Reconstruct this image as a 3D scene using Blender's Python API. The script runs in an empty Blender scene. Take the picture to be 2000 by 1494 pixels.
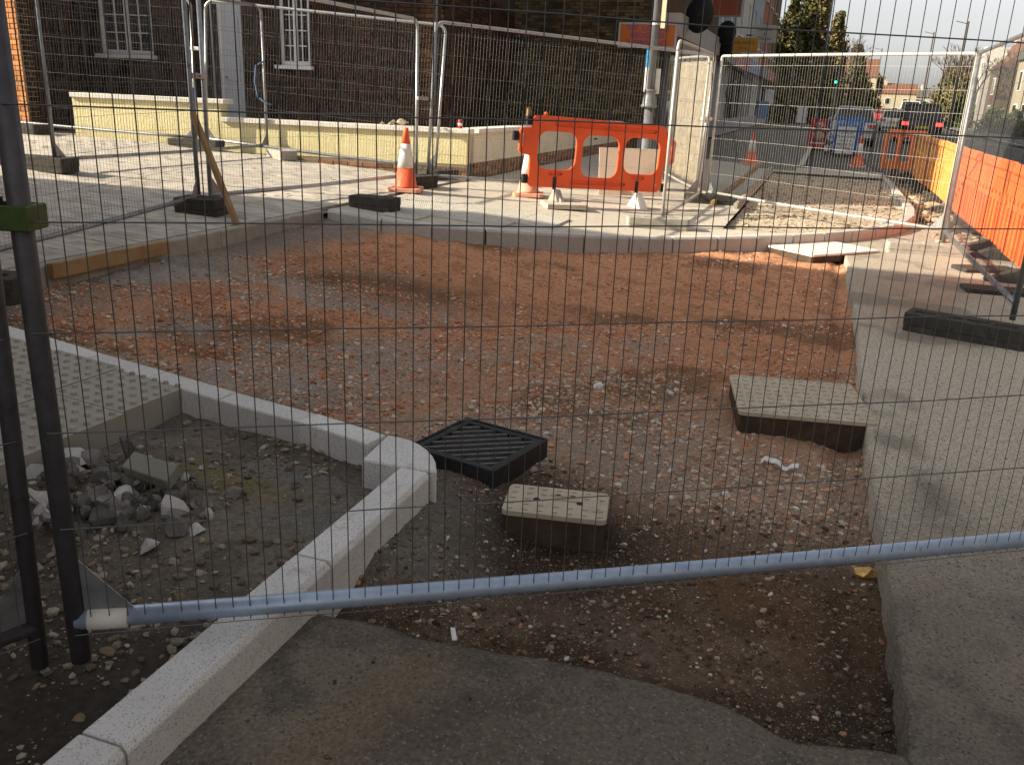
import bpy, bmesh, math, random
import numpy as np
from mathutils import Vector, Matrix

random.seed(11)
SC = bpy.context.scene
COL = SC.collection
R = math.radians

# ------------------------------------------------------------ camera
F_PX, PITCH, ROLL, CAM_H, YAW = 1700.0, 18.2, 2.5, 1.5, 18.5
def cam_axes():
    p, r, a = R(PITCH), R(ROLL), R(YAW)
    f = (0, math.cos(p), -math.sin(p)); u = (0, math.sin(p), math.cos(p)); x = (1, 0, 0)
    rt = [x[i]*math.cos(r)+u[i]*math.sin(r) for i in range(3)]
    up = [-x[i]*math.sin(r)+u[i]*math.cos(r) for i in range(3)]
    rot = lambda v: Vector((v[0]*math.cos(a)-v[1]*math.sin(a), v[0]*math.sin(a)+v[1]*math.cos(a), v[2]))
    return rot(rt), rot(up), rot(f)
RT, UP, FW = cam_axes()
cd = bpy.data.cameras.new('camera'); cam = bpy.data.objects.new('camera', cd); COL.objects.link(cam)
cd.sensor_width = 36; cd.lens = 36*F_PX/2000; cd.clip_start = .05; cd.clip_end = 2000
m = Matrix.Identity(4)
for i in range(3):
    m[i][0], m[i][1], m[i][2] = RT[i], UP[i], -FW[i]
m[2][3] = CAM_H
cam.matrix_world = m
SC.camera = cam

# ------------------------------------------------------------ sky, sun, exposure
SUN_AZ, SUN_EL = 28.0, 27.0          # direction the light travels towards, and elevation
w = bpy.data.worlds.new('World'); SC.world = w; w.use_nodes = True
nt = w.node_tree; nt.nodes.clear()
sky = nt.nodes.new('ShaderNodeTexSky'); sky.sky_type = 'NISHITA'; sky.sun_disc = False
sky.sun_elevation = R(SUN_EL); sky.sun_rotation = R(270-SUN_AZ)
sky.dust_density = 2.4; sky.air_density = 1.0; sky.ozone_density = 1.0
hs = nt.nodes.new('ShaderNodeHueSaturation'); hs.inputs['Saturation'].default_value = .12
bg = nt.nodes.new('ShaderNodeBackground'); bg.inputs['Strength'].default_value = .10
wo = nt.nodes.new('ShaderNodeOutputWorld')
nt.links.new(sky.outputs[0], hs.inputs['Color']); nt.links.new(hs.outputs[0], bg.inputs['Color']); nt.links.new(bg.outputs[0], wo.inputs[0])
sd = bpy.data.lights.new('sun', 'SUN'); sd.energy = 5.0; sd.angle = R(.5); sd.color = (1, .87, .66)
sun = bpy.data.objects.new('sun', sd); COL.objects.link(sun); sun.location = (-20, -10, 20)
ld = Vector((math.cos(R(SUN_AZ))*math.cos(R(SUN_EL)), math.sin(R(SUN_AZ))*math.cos(R(SUN_EL)), -math.sin(R(SUN_EL))))
sun.rotation_euler = ld.to_track_quat('-Z', 'Y').to_euler()
vs = SC.view_settings; vs.view_transform = 'Standard'; vs.look = 'None'; vs.gamma = 1; vs.exposure = 1.1; vs.use_curve_mapping = False

# ------------------------------------------------------------ terrain heights
# Main road runs along +Y at the level of the camera's feet; the side street climbs towards -X.
def smax(t, k=.5): return .5*(t+np.sqrt(t*t+k*k))
def ramp(x):
    t = smax(-x-1.8); return .068*t-.045*smax(t-7.5)
def zf(x, y): return .12+.004*smax(y-8)+ramp(x)      # footway level
def zr(x, y): return zf(x, y)-.12                    # carriageway level
def ray(px, py): return FW*F_PX+RT*(px-1000)-UP*(py-747)
def at(px, py, fn=zf, dz=0):                          # a point of the ground, from where the photo shows it
    d = ray(px, py); z = .1
    for _ in range(60):
        t = (z-CAM_H)/d.z; x, y = d.x*t, d.y*t
        z = .5*z+.5*(float(fn(x, y))+dz)
    return Vector((x, y, z))
def atY(px, py, Y):
    d = ray(px, py); t = Y/d.y; return Vector((d.x*t, Y, CAM_H+d.z*t))
def atX(px, py, X):
    d = ray(px, py); t = X/d.x; return Vector((X, d.y*t, CAM_H+d.z*t))

# ------------------------------------------------------------ noise in numpy
_T = np.random.RandomState(7).rand(256, 256)
def vn(x, y):
    xi = np.floor(x).astype(int); yi = np.floor(y).astype(int); fx = x-xi; fy = y-yi
    fx = fx*fx*(3-2*fx); fy = fy*fy*(3-2*fy)
    g = lambda a, b: _T[(xi+a) & 255, (yi+b) & 255]
    return (g(0,0)*(1-fx)+g(1,0)*fx)*(1-fy)+(g(0,1)*(1-fx)+g(1,1)*fx)*fy
def fbm(x, y, sc, o=4, off=0.):
    s = 0.; a = 1.; t = 0.
    for k in range(o):
        s = s+a*vn(x*sc+off+k*17.3, y*sc-off*1.7+k*9.1); t += a; a *= .5; sc *= 2
    return s/t
def ss(a, b, t):
    t = np.clip((t-a)/(b-a), 0, 1); return t*t*(3-2*t)

# ------------------------------------------------------------ materials
MATS = {}
def mat(name, c1, c2=None, scale=6., rough=.8, metal=0., bump=0., bscale=80., rnd=0., spec=.35, speck=None, attr=None, trans=0., emit=None, c3=None, sc3=1.5, bvor=False, dirt=None):
    if name in MATS: return MATS[name]
    ma = bpy.data.materials.new(name); ma.use_nodes = True; t = ma.node_tree; n = t.nodes; L = t.links
    b = n['Principled BSDF']; b.inputs['Roughness'].default_value = rough; b.inputs['Metallic'].default_value = metal
    b.inputs['Specular IOR Level'].default_value = spec if rough < .8 or spec != .35 else .08
    if trans: b.inputs['Transmission Weight'].default_value = trans
    g = n.new('ShaderNodeNewGeometry')
    def noise(s, det=6., ro=.6):
        q = n.new('ShaderNodeTexNoise'); q.inputs['Scale'].default_value = s; q.inputs['Detail'].default_value = det; q.inputs['Roughness'].default_value = ro
        L.new(g.outputs['Position'], q.inputs['Vector']); return q
    def ram(src, a, bb):
        q = n.new('ShaderNodeMapRange'); q.inputs[1].default_value = a; q.inputs[2].default_value = bb; L.new(src, q.inputs[0]); return q.outputs[0]
    def mix(f, A, B, typ='MIX'):
        q = n.new('ShaderNodeMix'); q.data_type = 'RGBA'; q.blend_type = typ
        if isinstance(f, float): q.inputs[0].default_value = f
        else: L.new(f, q.inputs[0])
        for k, v in ((6, A), (7, B)):
            if isinstance(v, tuple): q.inputs[k].default_value = (*v, 1)
            else: L.new(v, q.inputs[k])
        return q.outputs[2]
    if attr:
        a = n.new('ShaderNodeAttribute'); a.attribute_name = attr; col = a.outputs['Color']
        if c2 is not None: col = mix(ram(noise(scale).outputs[0], .35, .7), col, mix(1., col, c2, 'MULTIPLY'))
    elif c2 is not None:
        col = mix(ram(noise(scale).outputs[0], .35, .68), c1, c2)
    else:
        q = n.new('ShaderNodeRGB'); q.outputs[0].default_value = (*c1, 1); col = q.outputs[0]
    if c3: col = mix(ram(noise(sc3, 4.).outputs[0], .52, .68), col, c3)
    if dirt: col = mix(ram(noise(dirt[1], 8., .75).outputs[0], dirt[2], dirt[2]+.14), col, dirt[0])
    if speck:
        v = n.new('ShaderNodeTexVoronoi'); v.inputs['Scale'].default_value = speck[1]; L.new(g.outputs['Position'], v.inputs['Vector'])
        rv = n.new('ShaderNodeSeparateColor'); L.new(v.outputs['Color'], rv.inputs[0])
        col = mix(ram(rv.outputs[0], 1-speck[2], 1-speck[2]+.05), col, speck[0])
        if len(speck) > 3: col = mix(ram(rv.outputs[1], 1-speck[2], 1-speck[2]+.05), col, speck[3])
    if rnd:
        oi = n.new('ShaderNodeObjectInfo'); ad = n.new('ShaderNodeMath'); ad.operation = 'ADD'
        L.new(oi.outputs['Random'], ad.inputs[0]); L.new(g.outputs['Random Per Island'], ad.inputs[1])
        fr = n.new('ShaderNodeMath'); fr.operation = 'FRACT'; L.new(ad.outputs[0], fr.inputs[0])
        mr = n.new('ShaderNodeMapRange'); mr.inputs[3].default_value = 1-rnd; mr.inputs[4].default_value = 1+rnd; L.new(fr.outputs[0], mr.inputs[0])
        cm = n.new('ShaderNodeCombineColor')
        for k in range(3): L.new(mr.outputs[0], cm.inputs[k])
        col = mix(1., col, cm.outputs[0], 'MULTIPLY')
    L.new(col, b.inputs['Base Color'])
    if bump:
        if bvor:
            v2 = n.new('ShaderNodeTexVoronoi'); v2.inputs['Scale'].default_value = bscale; L.new(g.outputs['Position'], v2.inputs['Vector']); hsrc = v2.outputs['Distance']
            nz = noise(bscale*.4); am = n.new('ShaderNodeMath'); am.operation = 'SUBTRACT'; L.new(nz.outputs[0], am.inputs[0]); L.new(hsrc, am.inputs[1]); hsrc = am.outputs[0]
        else: hsrc = noise(bscale, 5.).outputs[0]
        bp = n.new('ShaderNodeBump'); bp.inputs['Strength'].default_value = bump; bp.inputs['Distance'].default_value = .6/bscale
        L.new(hsrc, bp.inputs['Height']); L.new(bp.outputs[0], b.inputs['Normal'])
    if emit:
        b.inputs['Emission Color'].default_value = (*emit[0], 1); b.inputs['Emission Strength'].default_value = emit[1]
    MATS[name] = ma
    return ma

GALV = mat('galvanised steel', (.31,.33,.35), (.42,.435,.45), 30, .42, .75, .15, 120, dirt=((.16,.13,.11), 14, .60))
GALVD = mat('dull galvanised steel', (.22,.23,.25), (.32,.33,.34), 24, .5, .7, .2, 120, dirt=((.10,.08,.07), 10, .55))
WIRE = mat('galvanised wire', (.21,.215,.225), (.29,.295,.30), 30, .45, .7)
WIRED = mat('dark weathered wire', (.11,.12,.13), (.17,.17,.18), 30, .5, .6)
DARKPOST = mat('dark painted steel', (.075,.073,.085), (.11,.105,.115), 24, .5, .3, .2, 120, dirt=((.05,.045,.04), 10, .55))
RUBBER = mat('dark recycled rubber', (.045,.043,.039), (.08,.075,.066), 20, .85, 0, .5, 90, dirt=((.22,.19,.15), 7, .62))
CONCB = mat('pale concrete block', (.38,.36,.32), (.28,.27,.24), 9, .9, 0, .5, 110, dirt=((.2,.17,.13), 6, .58))
KERB = mat('granite kerb', (.60,.595,.585), (.70,.695,.685), 3, .85, 0, .35, 260, rnd=.09, speck=((.72,.71,.69), 330, .13, (.36,.36,.365)), dirt=((.36,.335,.30), 4, .57))
KERBC = mat('pale concrete kerb', (.44,.43,.40), (.52,.505,.47), 5, .88, 0, .35, 200, rnd=.08, speck=((.33,.32,.30), 260, .14), dirt=((.31,.27,.22), 5, .58))
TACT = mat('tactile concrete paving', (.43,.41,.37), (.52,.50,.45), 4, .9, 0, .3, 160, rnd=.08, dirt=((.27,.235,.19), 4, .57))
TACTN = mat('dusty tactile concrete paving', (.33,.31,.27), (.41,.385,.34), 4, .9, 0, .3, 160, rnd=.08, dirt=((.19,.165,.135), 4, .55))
PAVER = mat('concrete block paver', (.40,.37,.335), (.47,.43,.38), 3, .9, 0, .3, 120, rnd=.17, dirt=((.25,.22,.19), 2.2, .58))
PAVBASE = mat('jointing sand', (.20,.18,.155), (.26,.235,.20), 12, .95, 0, .4, 90)
CONC = mat('dusty concrete', (.45,.41,.35), (.52,.48,.41), 3, .92, 0, .5, 70, dirt=((.25,.205,.155), 3, .55), speck=((.30,.27,.23), 120, .10))
SAND = mat('sandy bedding', (.52,.455,.34), (.43,.37,.275), 5, .95, 0, .9, 60, speck=((.5,.46,.4), 70, .14, (.2,.17,.13)), c3=(.32,.27,.20), sc3=1.2)
SOIL = mat('dark soil', (.12,.095,.07), (.19,.155,.12), 8, .95, 0, .8, 60, speck=((.3,.27,.23), 80, .12))
ASPH = mat('worn asphalt', None, (.62,.60,.58), 75, .9, 0, 1., 70, attr='Col', bvor=True, speck=((.25,.23,.205), 170, .07, (.085,.08,.075)))
ASPHF = mat('road asphalt', (.085,.083,.08), (.12,.117,.112), 1.2, .85, 0, .3, 60, dirt=((.16,.15,.14), .7, .56))
OLDPAVE = mat('old footway asphalt', (.13,.127,.12), (.18,.173,.16), 2, .9, 0, .4, 60, dirt=((.24,.22,.19), 1.4, .57))
GROUND = mat('dry ground', (.10,.095,.08), (.14,.13,.11), .6, .95)
TRENCH = mat('crushed brick fill', None, (.62,.60,.58), 34, .95, 0, .8, 75, attr='Col', speck=((.40,.31,.25), 240, .05, (.12,.08,.058)))
BEDSOIL = mat('grey brown soil', None, (.58,.56,.54), 40, .95, 0, 1., 60, attr='Col')
STONE = mat('loose stones', None, (.78,.76,.74), 60, .9, 0, .4, 120, attr='Col')
ORANGE = mat('orange plastic', (.80,.115,.03), (.70,.09,.025), 4, .42, 0, .05, 40, spec=.5, dirt=((.42,.12,.07), 5, .66))
ORANGEW = mat('faded orange plastic', (.80,.20,.05), (.74,.14,.04), 3, .5, 0, .08, 30, spec=.45, dirt=((.50,.24,.13), 4, .60))
YELLOWP = mat('sun toned yellow plastic', (.80,.40,.11), (.80,.30,.07), 2, .5, 0, .08, 30, spec=.45, dirt=((.74,.20,.05), 1.4, .50))  # yellow stands for sun on and through the orange barriers
CONEOR = mat('cone orange', (.78,.14,.05), (.70,.10,.04), 8, .5, dirt=((.48,.25,.18), 9, .60))
CONEW = mat('cone white sleeve', (.76,.74,.70), (.66,.64,.60), 8, .45, dirt=((.40,.35,.30), 9, .60))
CONEDUST = mat('dusty cone base', (.66,.38,.27), (.58,.27,.18), 8, .7)
BLACK = mat('black plastic', (.018,.018,.02), (.028,.028,.03), 10, .55, spec=.2)
IRON = mat('black cast iron', (.020,.020,.022), (.036,.037,.04), 40, .6, .1, .3, 150, dirt=((.13,.115,.095), 12, .60))
DUSTIRON = mat('dust coated cover', (.55,.485,.385), (.46,.40,.31), 14, .9, 0, .4, 120, dirt=((.20,.165,.125), 9, .62))
BOXSIDE = mat('dirty plastic chamber', (.06,.043,.032), (.11,.078,.055), 12, .85, 0, .5, 60)
WHITECOV = mat('pale cover', (.66,.63,.55), (.72,.69,.62), 7, .7, 0, .2, 80, dirt=((.45,.40,.32), 7, .62))
TIMBER = mat('sawn timber', (.36,.245,.135), (.27,.175,.09), 9, .8, 0, .4, 70, dirt=((.17,.11,.06), 11, .60))
TIMBER2 = mat('weathered timber', (.33,.22,.12), (.24,.155,.085), 9, .85, 0, .4, 70, dirt=((.14,.10,.065), 11, .58))
YWALL = mat('yellow painted render', (.72,.66,.40), (.69,.62,.35), 2.5, .85, 0, .35, 30, dirt=((.50,.43,.24), 3, .60))
COPING = mat('white coping stone', (.74,.72,.67), (.66,.64,.59), 5, .8, 0, .2, 60, dirt=((.42,.39,.33), 6, .62))
PLBRICK = mat('plinth brick', (.30,.17,.10), (.20,.12,.08), 8, .9, 0, .5, 90, rnd=.35)
BRICKD = mat('darkened brown brick', (.050,.026,.015), (.032,.018,.012), 9, .9, 0, .5, 90, rnd=.45)  # very dark brown; on the wing return it stands for shade
BRICKS = mat('old stock brick', (.115,.085,.045), (.065,.05,.032), 5, .9, 0, .5, 80, rnd=.5, c3=(.055,.048,.038), sc3=1.1)
BRICKO = mat('sunlit orange brick', (.52,.235,.085), (.42,.18,.07), 8, .9, 0, .5, 90, rnd=.25)  # lit copy: sunlight on the wing front is put into the orange
MORTAR = mat('dark mortar', (.055,.05,.042), (.04,.036,.031), 14, .95)
MORTARL = mat('light mortar', (.30,.26,.20), (.22,.19,.15), 14, .95)
WPAINT = mat('white gloss paint', (.72,.73,.75), (.66,.67,.69), 6, .5)
DOORP = mat('pale blue grey door paint', (.50,.55,.62), (.45,.50,.57), 5, .5)
GLASS = mat('window glass', (.015,.017,.02), (.03,.033,.036), 2, .06, 0, spec=.6)
ROOFT = mat('roof slate', (.075,.07,.068), (.11,.10,.095), 4, .85, 0, .3, 30)
ROOFR = mat('brown roof tile', (.17,.08,.05), (.13,.065,.045), 4, .85, 0, .3, 30)
RENDERW = mat('white render', (.46,.44,.40), (.38,.365,.33), 2, .9)
RENDERC = mat('cream render', (.44,.385,.26), (.38,.33,.22), 2, .9)
RENDERG = mat('grey painted wall', (.30,.31,.33), (.24,.25,.27), 2, .9)
BRICKF = mat('far brown brick', (.105,.068,.036), (.075,.05,.028), 3, .9)
BRICKF2 = mat('far red brick', (.28,.12,.075), (.22,.095,.06), 3, .9)
POT = mat('terracotta', (.42,.16,.09), (.34,.12,.07), 6, .85)
LAMPG = mat('grey lamp column paint', (.16,.17,.19), (.12,.13,.15), 9, .45, .2, dirt=((.13,.12,.11), 9, .6))
BARK = mat('bark', (.065,.05,.038), (.10,.078,.06), 12, .95)
LEAFD = mat('conifer foliage', (.075,.075,.032), (.12,.105,.045), 1.2, .85, rnd=.5, c3=(.20,.155,.065), sc3=.5)
LEAFM = mat('shrub foliage', (.05,.07,.025), (.08,.09,.035), 1.2, .85, rnd=.5)
RUBBLE = mat('broken concrete', (.13,.122,.115), (.24,.228,.215), 12, .92, 0, .7, 70, rnd=.45, dirt=((.12,.105,.09), 9, .55))
RUBBLEW = mat('fresh broken concrete', (.52,.51,.50), (.42,.41,.40), 12, .92, 0, .7, 70, rnd=.2, dirt=((.25,.23,.21), 9, .6))
PAPER = mat('white paper', (.78,.78,.79), (.72,.72,.73), 10, .8)
GOLD = mat('golden foil wrapper', (.70,.46,.16), (.55,.34,.10), 20, .35, .5)
SHEET = mat('dusty beige sheeting', (.36,.315,.23), (.25,.215,.15), 7, .95, 0, .6, 22, dirt=((.27,.23,.16), 4, .56))
GREENCL = mat('green clip paint', (.07,.12,.025), (.03,.05,.012), 14, .5)
BLUET = mat('blue tape', (.05,.22,.50), (.04,.16,.40), 14, .5)
REDC = mat('red paint', (.55,.03,.035), (.48,.025,.03), 10, .4)
def flat(name, c, rough=.6, **k): return mat(name, c, tuple(q*.9 for q in c), 9, rough, **k)

# ------------------------------------------------------------ mesh building
class MB:
    def __init__(s): s.v = []; s.f = []
    def add(s, vs, fs):
        o = len(s.v); s.v += [tuple(q) for q in vs]; s.f += [tuple(i+o for i in f) for f in fs]; return s
    def box(s, c, d, M=None, taper=None):
        x, y, z = d[0]/2, d[1]/2, d[2]/2; tx, ty = taper or (1, 1)
        vs = [Vector((a*x*(tx if k > 0 else 1), b*y*(ty if k > 0 else 1), k*z)) for k in (-1, 1) for a, b in ((-1,-1), (1,-1), (1,1), (-1,1))]
        if M is not None: vs = [M @ q for q in vs]
        vs = [q+Vector(c) for q in vs]
        return s.add(vs, [(3,2,1,0), (4,5,6,7), (0,1,5,4), (1,2,6,5), (2,3,7,6), (3,0,4,7)])
    def hexa(s, b, t): return s.add(list(b)+list(t), [(3,2,1,0), (4,5,6,7), (0,1,5,4), (1,2,6,5), (2,3,7,6), (3,0,4,7)])
    def tube(s, pts, r, n=10, cap=True):
        pts = [Vector(p) for p in pts]; rs = r if isinstance(r, (list, tuple)) else [r]*len(pts)
        vs = []; N = len(pts); ref = None
        for i, p in enumerate(pts):
            d = (pts[min(i+1, N-1)]-pts[max(i-1, 0)]).normalized()
            if ref is None: ref = Vector((0,0,1)) if abs(d.z) < .9 else Vector((1,0,0))
            a = d.cross(ref).normalized(); b = a.cross(d).normalized(); ref = b
            for k in range(n):
                t = 2*math.pi*k/n; vs.append(p+(a*math.cos(t)+b*math.sin(t))*rs[i])
        fs = [(i*n+k, i*n+(k+1) % n, (i+1)*n+(k+1) % n, (i+1)*n+k) for i in range(N-1) for k in range(n)]
        if cap: fs += [tuple(range(n-1, -1, -1)), tuple((N-1)*n+k for k in range(n))]
        return s.add(vs, fs)
    def lathe(s, prof, n=20, c=(0,0,0), sq=None):
        vs = []; N = len(prof)
        for r_, z in prof:
            for k in range(n):
                t = 2*math.pi*k/n; vs.append((c[0]+r_*math.cos(t), c[1]+r_*math.sin(t), c[2]+z))
        fs = [(i*n+k, i*n+(k+1) % n, (i+1)*n+(k+1) % n, (i+1)*n+k) for i in range(N-1) for k in range(n)]
        fs += [tuple(range(n-1, -1, -1)), tuple((N-1)*n+k for k in range(n))]
        return s.add(vs, fs)
    def plate(s, outline, holes, t, M=None):
        bm = bmesh.new(); loops = [outline]+list(holes); edges = []; allv = []
        for lp in loops:
            vv = [bm.verts.new((p[0], p[1], 0)) for p in lp]; allv.append(vv)
            edges += [bm.edges.new((vv[i], vv[(i+1) % len(vv)])) for i in range(len(vv))]
        bmesh.ops.triangle_fill(bm, use_beauty=True, use_dissolve=False, edges=edges, normal=(0,0,1))
        bm.verts.index_update(); nv = len(bm.verts)
        tris = []
        for f in bm.faces:
            idx = [q.index for q in f.verts]
            if f.normal.z < 0: idx.reverse()
            tris.append(idx)
        vs = [Vector(q.co) for q in bm.verts]; top = [q+Vector((0,0,t)) for q in vs]
        fs = [tuple(i+nv for i in f) for f in tris]+[tuple(reversed(f)) for f in tris]
        for k, lp in enumerate(allv):
            ids = [q.index for q in lp]
            ar = sum(lp[i].co.x*lp[(i+1) % len(lp)].co.y-lp[(i+1) % len(lp)].co.x*lp[i].co.y for i in range(len(lp)))
            if (ar < 0) == (k == 0): ids.reverse()
            for i in range(len(ids)):
                a, b = ids[i], ids[(i+1) % len(ids)]; fs.append((a, b, b+nv, a+nv))
        bm.free()
        vs = vs+top
        if M is not None: vs = [M @ q for q in vs]
        return s.add(vs, fs)
    def mesh(s, name, ma, smooth=False, bevel=0, seg=1):
        me = bpy.data.meshes.new(name); me.from_pydata(s.v, [], s.f)
        if bevel:
            bm = bmesh.new(); bm.from_mesh(me); bmesh.ops.recalc_face_normals(bm, faces=bm.faces)
            ed = [e for e in bm.edges if len(e.link_faces) == 2 and e.calc_face_angle(0) > .6]
            bmesh.ops.bevel(bm, geom=ed, offset=bevel, segments=seg, affect='EDGES', clamp_overlap=True); bm.to_mesh(me); bm.free()
        if smooth:
            for p in me.polygons: p.use_smooth = True
        me.materials.append(ma); return me
    def build(s, name, ma, parent=None, loc=(0,0,0), rz=0, smooth=False, bevel=0, seg=1, world=False):
        if world and parent is not None:
            o0 = parent.location; s.v = [(a-o0.x, b-o0.y, c-o0.z) for a, b, c in s.v]
        me = s.mesh(name, ma, smooth, bevel, seg)
        return link(name, me, parent, loc, rz)
def link(name, me, parent=None, loc=(0,0,0), rz=0):
    o = bpy.data.objects.new(name, me); COL.objects.link(o); o.parent = parent; o.location = loc; o.rotation_euler = (0, 0, rz); return o
def tag(o, label=None, cat=None, group=None, kind=None):
    if label: o['label'] = label
    if cat: o['category'] = cat
    if group: o['group'] = group
    if kind: o['kind'] = kind
    return o
def empty(name, loc, rz=0, label=None, cat=None, group=None, kind=None):
    o = bpy.data.objects.new(name, None); COL.objects.link(o); o.location = loc; o.rotation_euler = (0, 0, rz); o.empty_display_size = .1
    return tag(o, label, cat, group, kind)
def copy_tree(o, parent=None):
    c = o.copy(); COL.objects.link(c); c.parent = parent
    for ch in list(o.children): copy_tree(ch, c)
    return c
def np_mesh(name, V, Fq, ma, cols=None, smooth=False):
    me = bpy.data.meshes.new(name); nF, k = Fq.shape
    me.vertices.add(len(V)); me.vertices.foreach_set('co', V.astype(np.float32).ravel())
    me.loops.add(nF*k); me.loops.foreach_set('vertex_index', Fq.astype(np.int32).ravel())
    me.polygons.add(nF); me.polygons.foreach_set('loop_start', np.arange(0, nF*k, k, dtype=np.int32))
    if cols is not None:
        ca = me.color_attributes.new('Col', 'FLOAT_COLOR', 'POINT')
        ca.data.foreach_set('color', np.c_[cols, np.ones(len(cols))].astype(np.float32).ravel())
    me.update(calc_edges=True)
    me.polygons.foreach_set('use_smooth', np.full(nF, smooth, dtype=bool))
    me.materials.append(ma); return me
def grid(x0, x1, y0, y1, st):
    nx = int(round((x1-x0)/st))+1; ny = int(round((y1-y0)/st))+1
    X, Y = np.meshgrid(np.linspace(x0, x1, nx), np.linspace(y0, y1, ny))
    i = np.arange(nx*ny).reshape(ny, nx)
    Fq = np.stack([i[:-1,:-1], i[:-1,1:], i[1:,1:], i[1:,:-1]], -1).reshape(-1, 4)
    return X.ravel(), Y.ravel(), Fq
def lerp3(a, b, t): return np.asarray(a)[None]*(1-t[:,None])+np.asarray(b)[None]*t[:,None] if np.ndim(a) == 1 else a*(1-t[:,None])+np.asarray(b)[None]*t[:,None]
def sheet(name, polys, ma, kind='structure'):
    b = MB()
    for p in polys: b.add(p, [tuple(range(len(p)))])
    return tag(b.build(name, ma), kind=kind)
def text_mesh(name, s, size, ma, parent, M, ext=.003):
    cu = bpy.data.curves.new('t', 'FONT'); cu.body = s; cu.size = size; cu.align_x = 'CENTER'; cu.align_y = 'CENTER'; cu.extrude = ext; cu.resolution_u = 2
    ob = bpy.data.objects.new('t', cu); COL.objects.link(ob)
    dg = bpy.context.evaluated_depsgraph_get(); me = bpy.data.meshes.new_from_object(ob.evaluated_get(dg))
    bpy.data.objects.remove(ob); me.name = name; me.materials.clear(); me.materials.append(ma); me.transform(M)
    return link(name, me, parent)
# a board standing upright in a thing's local frame: text plane facing local -Y
def up_face(x, y, z): return Matrix.Translation((x, y, z)) @ Matrix.Rotation(math.pi/2, 4, 'X')
# ============================================================ GROUND
def road_cx(y): return .0005*np.maximum(0, y-40)**2          # the far road bends to the right
base = MB()
base.add([(-350,-80,-.42), (350,-80,-.42), (350,600,-.42), (-350,600,-.42)], [(0,1,2,3)])
tag(base.build('ground', GROUND), kind='structure')

# --- back kerb line (far corner of the junction)
KP = [(-4.70,7.86), (-4.2,7.84), (-3.67,7.93), (-2.8,8.36), (-2.1,8.84), (-1.46,9.31), (-.46,10.14), (.1,10.72), (.6,11.41), (1.12,12.5), (1.38,13.98), (1.40,16), (1.38,20.3)]
def spline(P, n=24):
    out = []; Q = [Vector((2*P[0][0]-P[1][0], 2*P[0][1]-P[1][1]))]+[Vector(p) for p in P]+[Vector((2*P[-1][0]-P[-2][0], 2*P[-1][1]-P[-2][1]))]
    for i in range(1, len(Q)-2):
        for k in range(n):
            t = k/n; a, b, c, d = Q[i-1:i+3]
            out.append(.5*((2*b)+(c-a)*t+(2*a-5*b+4*c-d)*t*t+(3*b-a-3*c+d)*t**3))
    out.append(Q[-2]); return out
KS = spline(KP)
ks_x = np.array([p.x for p in KS]); ks_y = np.array([p.y for p in KS])
def kerb_y(x):                                   # y of the kerb line for x < 1.36
    n = int(np.argmax(ks_x)); return np.interp(x, ks_x[:n], ks_y[:n])

# --- trench: crushed brick fill with patches of soil and grey stone
def trench_z(x, y):
    z = zr(x, y)-.095-.045*ss(-.6, .35, x)*ss(8.5, 5.5, y)
    z = z+.035*ss(6.2, 8.2, y-.55*(x+3))+.055*ss(-2.9, -4.5, x)
    z = z+.10*ss(.55, .0, x+1.245)*ss(3.3, 2.7, y)*ss(2.0, 2.4, y)                      # mortar haunch along the near kerb
    z = z+.02*ss(-4.2, -4.75, x)+.02*ss(.5, .0, kerb_y(x)-y)                             # fill banked up to the edges
    z = z-.05*np.exp(-((x+.78)**2+(y-2.9)**2)/.16)+.035*np.exp(-((x+1.27)**2+(y-3.4)**2)/.16)
    z = z+.05*(fbm(x, y, .9, 3)-.5)+.035*(fbm(x, y, 4, 3, 5)-.5)+.022*(fbm(x, y, 16, 3, 9)-.5)+.012*(fbm(x, y, 50, 2, 3)-.5)
    z = z-.03*ss(.10, .0, np.abs(x-.30))*ss(2, 2.4, y)
    return z
def trench_zone(x, y):
    n1 = fbm(x, y, .8, 4, 31); n2 = fbm(x, y*1.5, 2.2, 4, 77); n3 = fbm(x, y*1.3, 6, 3, 13)
    red = ss(3.9, 5.9, y+1.6*(n1-.5)+.9*(n2-.5)-.15*x)*ss(.33, .56, .5*n2+.35*n1+.15*n3+.20*ss(5.4, 7.4, y))
    red = np.maximum(red, .85*ss(3.55, 3.8, y)*ss(4.6, 4.0, y)*ss(-.6, -1.1, x)*ss(.45, .6, n2))
    grey = ss(.52, .66, fbm(x, y*1.4, 1.5, 4, 55))*ss(8.0, 6.0, y)
    dust = np.maximum(ss(-3.9, -4.5, x+.5*(n2-.5)), ss(7.6, 8.1, y-1.1*(x+4.2)+.4*(n3-.5))*ss(-3.2, -3.9, x))
    soil = ss(3.7, 2.9, y+.6*(n2-.5)+.35*(x+.4)*0)
    return red, grey, dust, soil, n2, n3
x, y, Fq = grid(-4.9, .5, 1.6, 12.6, .02)
red, grey, dust, soil, n2, n3 = trench_zone(x, y)
C = np.tile(np.array([[.40,.285,.21]]), (len(x), 1))
C = lerp3(C, (.33,.27,.235), grey*.7)
C = lerp3(C, (.58,.285,.155), red*.92)
C = lerp3(C, (.28,.145,.075), ss(.5, .72, n3)*red*.55)
C = lerp3(C, (.08,.053,.036), soil*(.68+.30*ss(.4, .6, n2)))
C = lerp3(C, (.17,.095,.05), ss(.58, .7, fbm(x, y, 1.3, 3, 91))*.75)
dk = np.exp(-(((x+3.05)/.75)**2+((y-6.15)/.45)**2)); C = lerp3(C, (.15,.085,.05), np.clip(dk*1.15, 0, .85))
C = lerp3(C, (.235,.215,.19), dust*.9)
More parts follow.
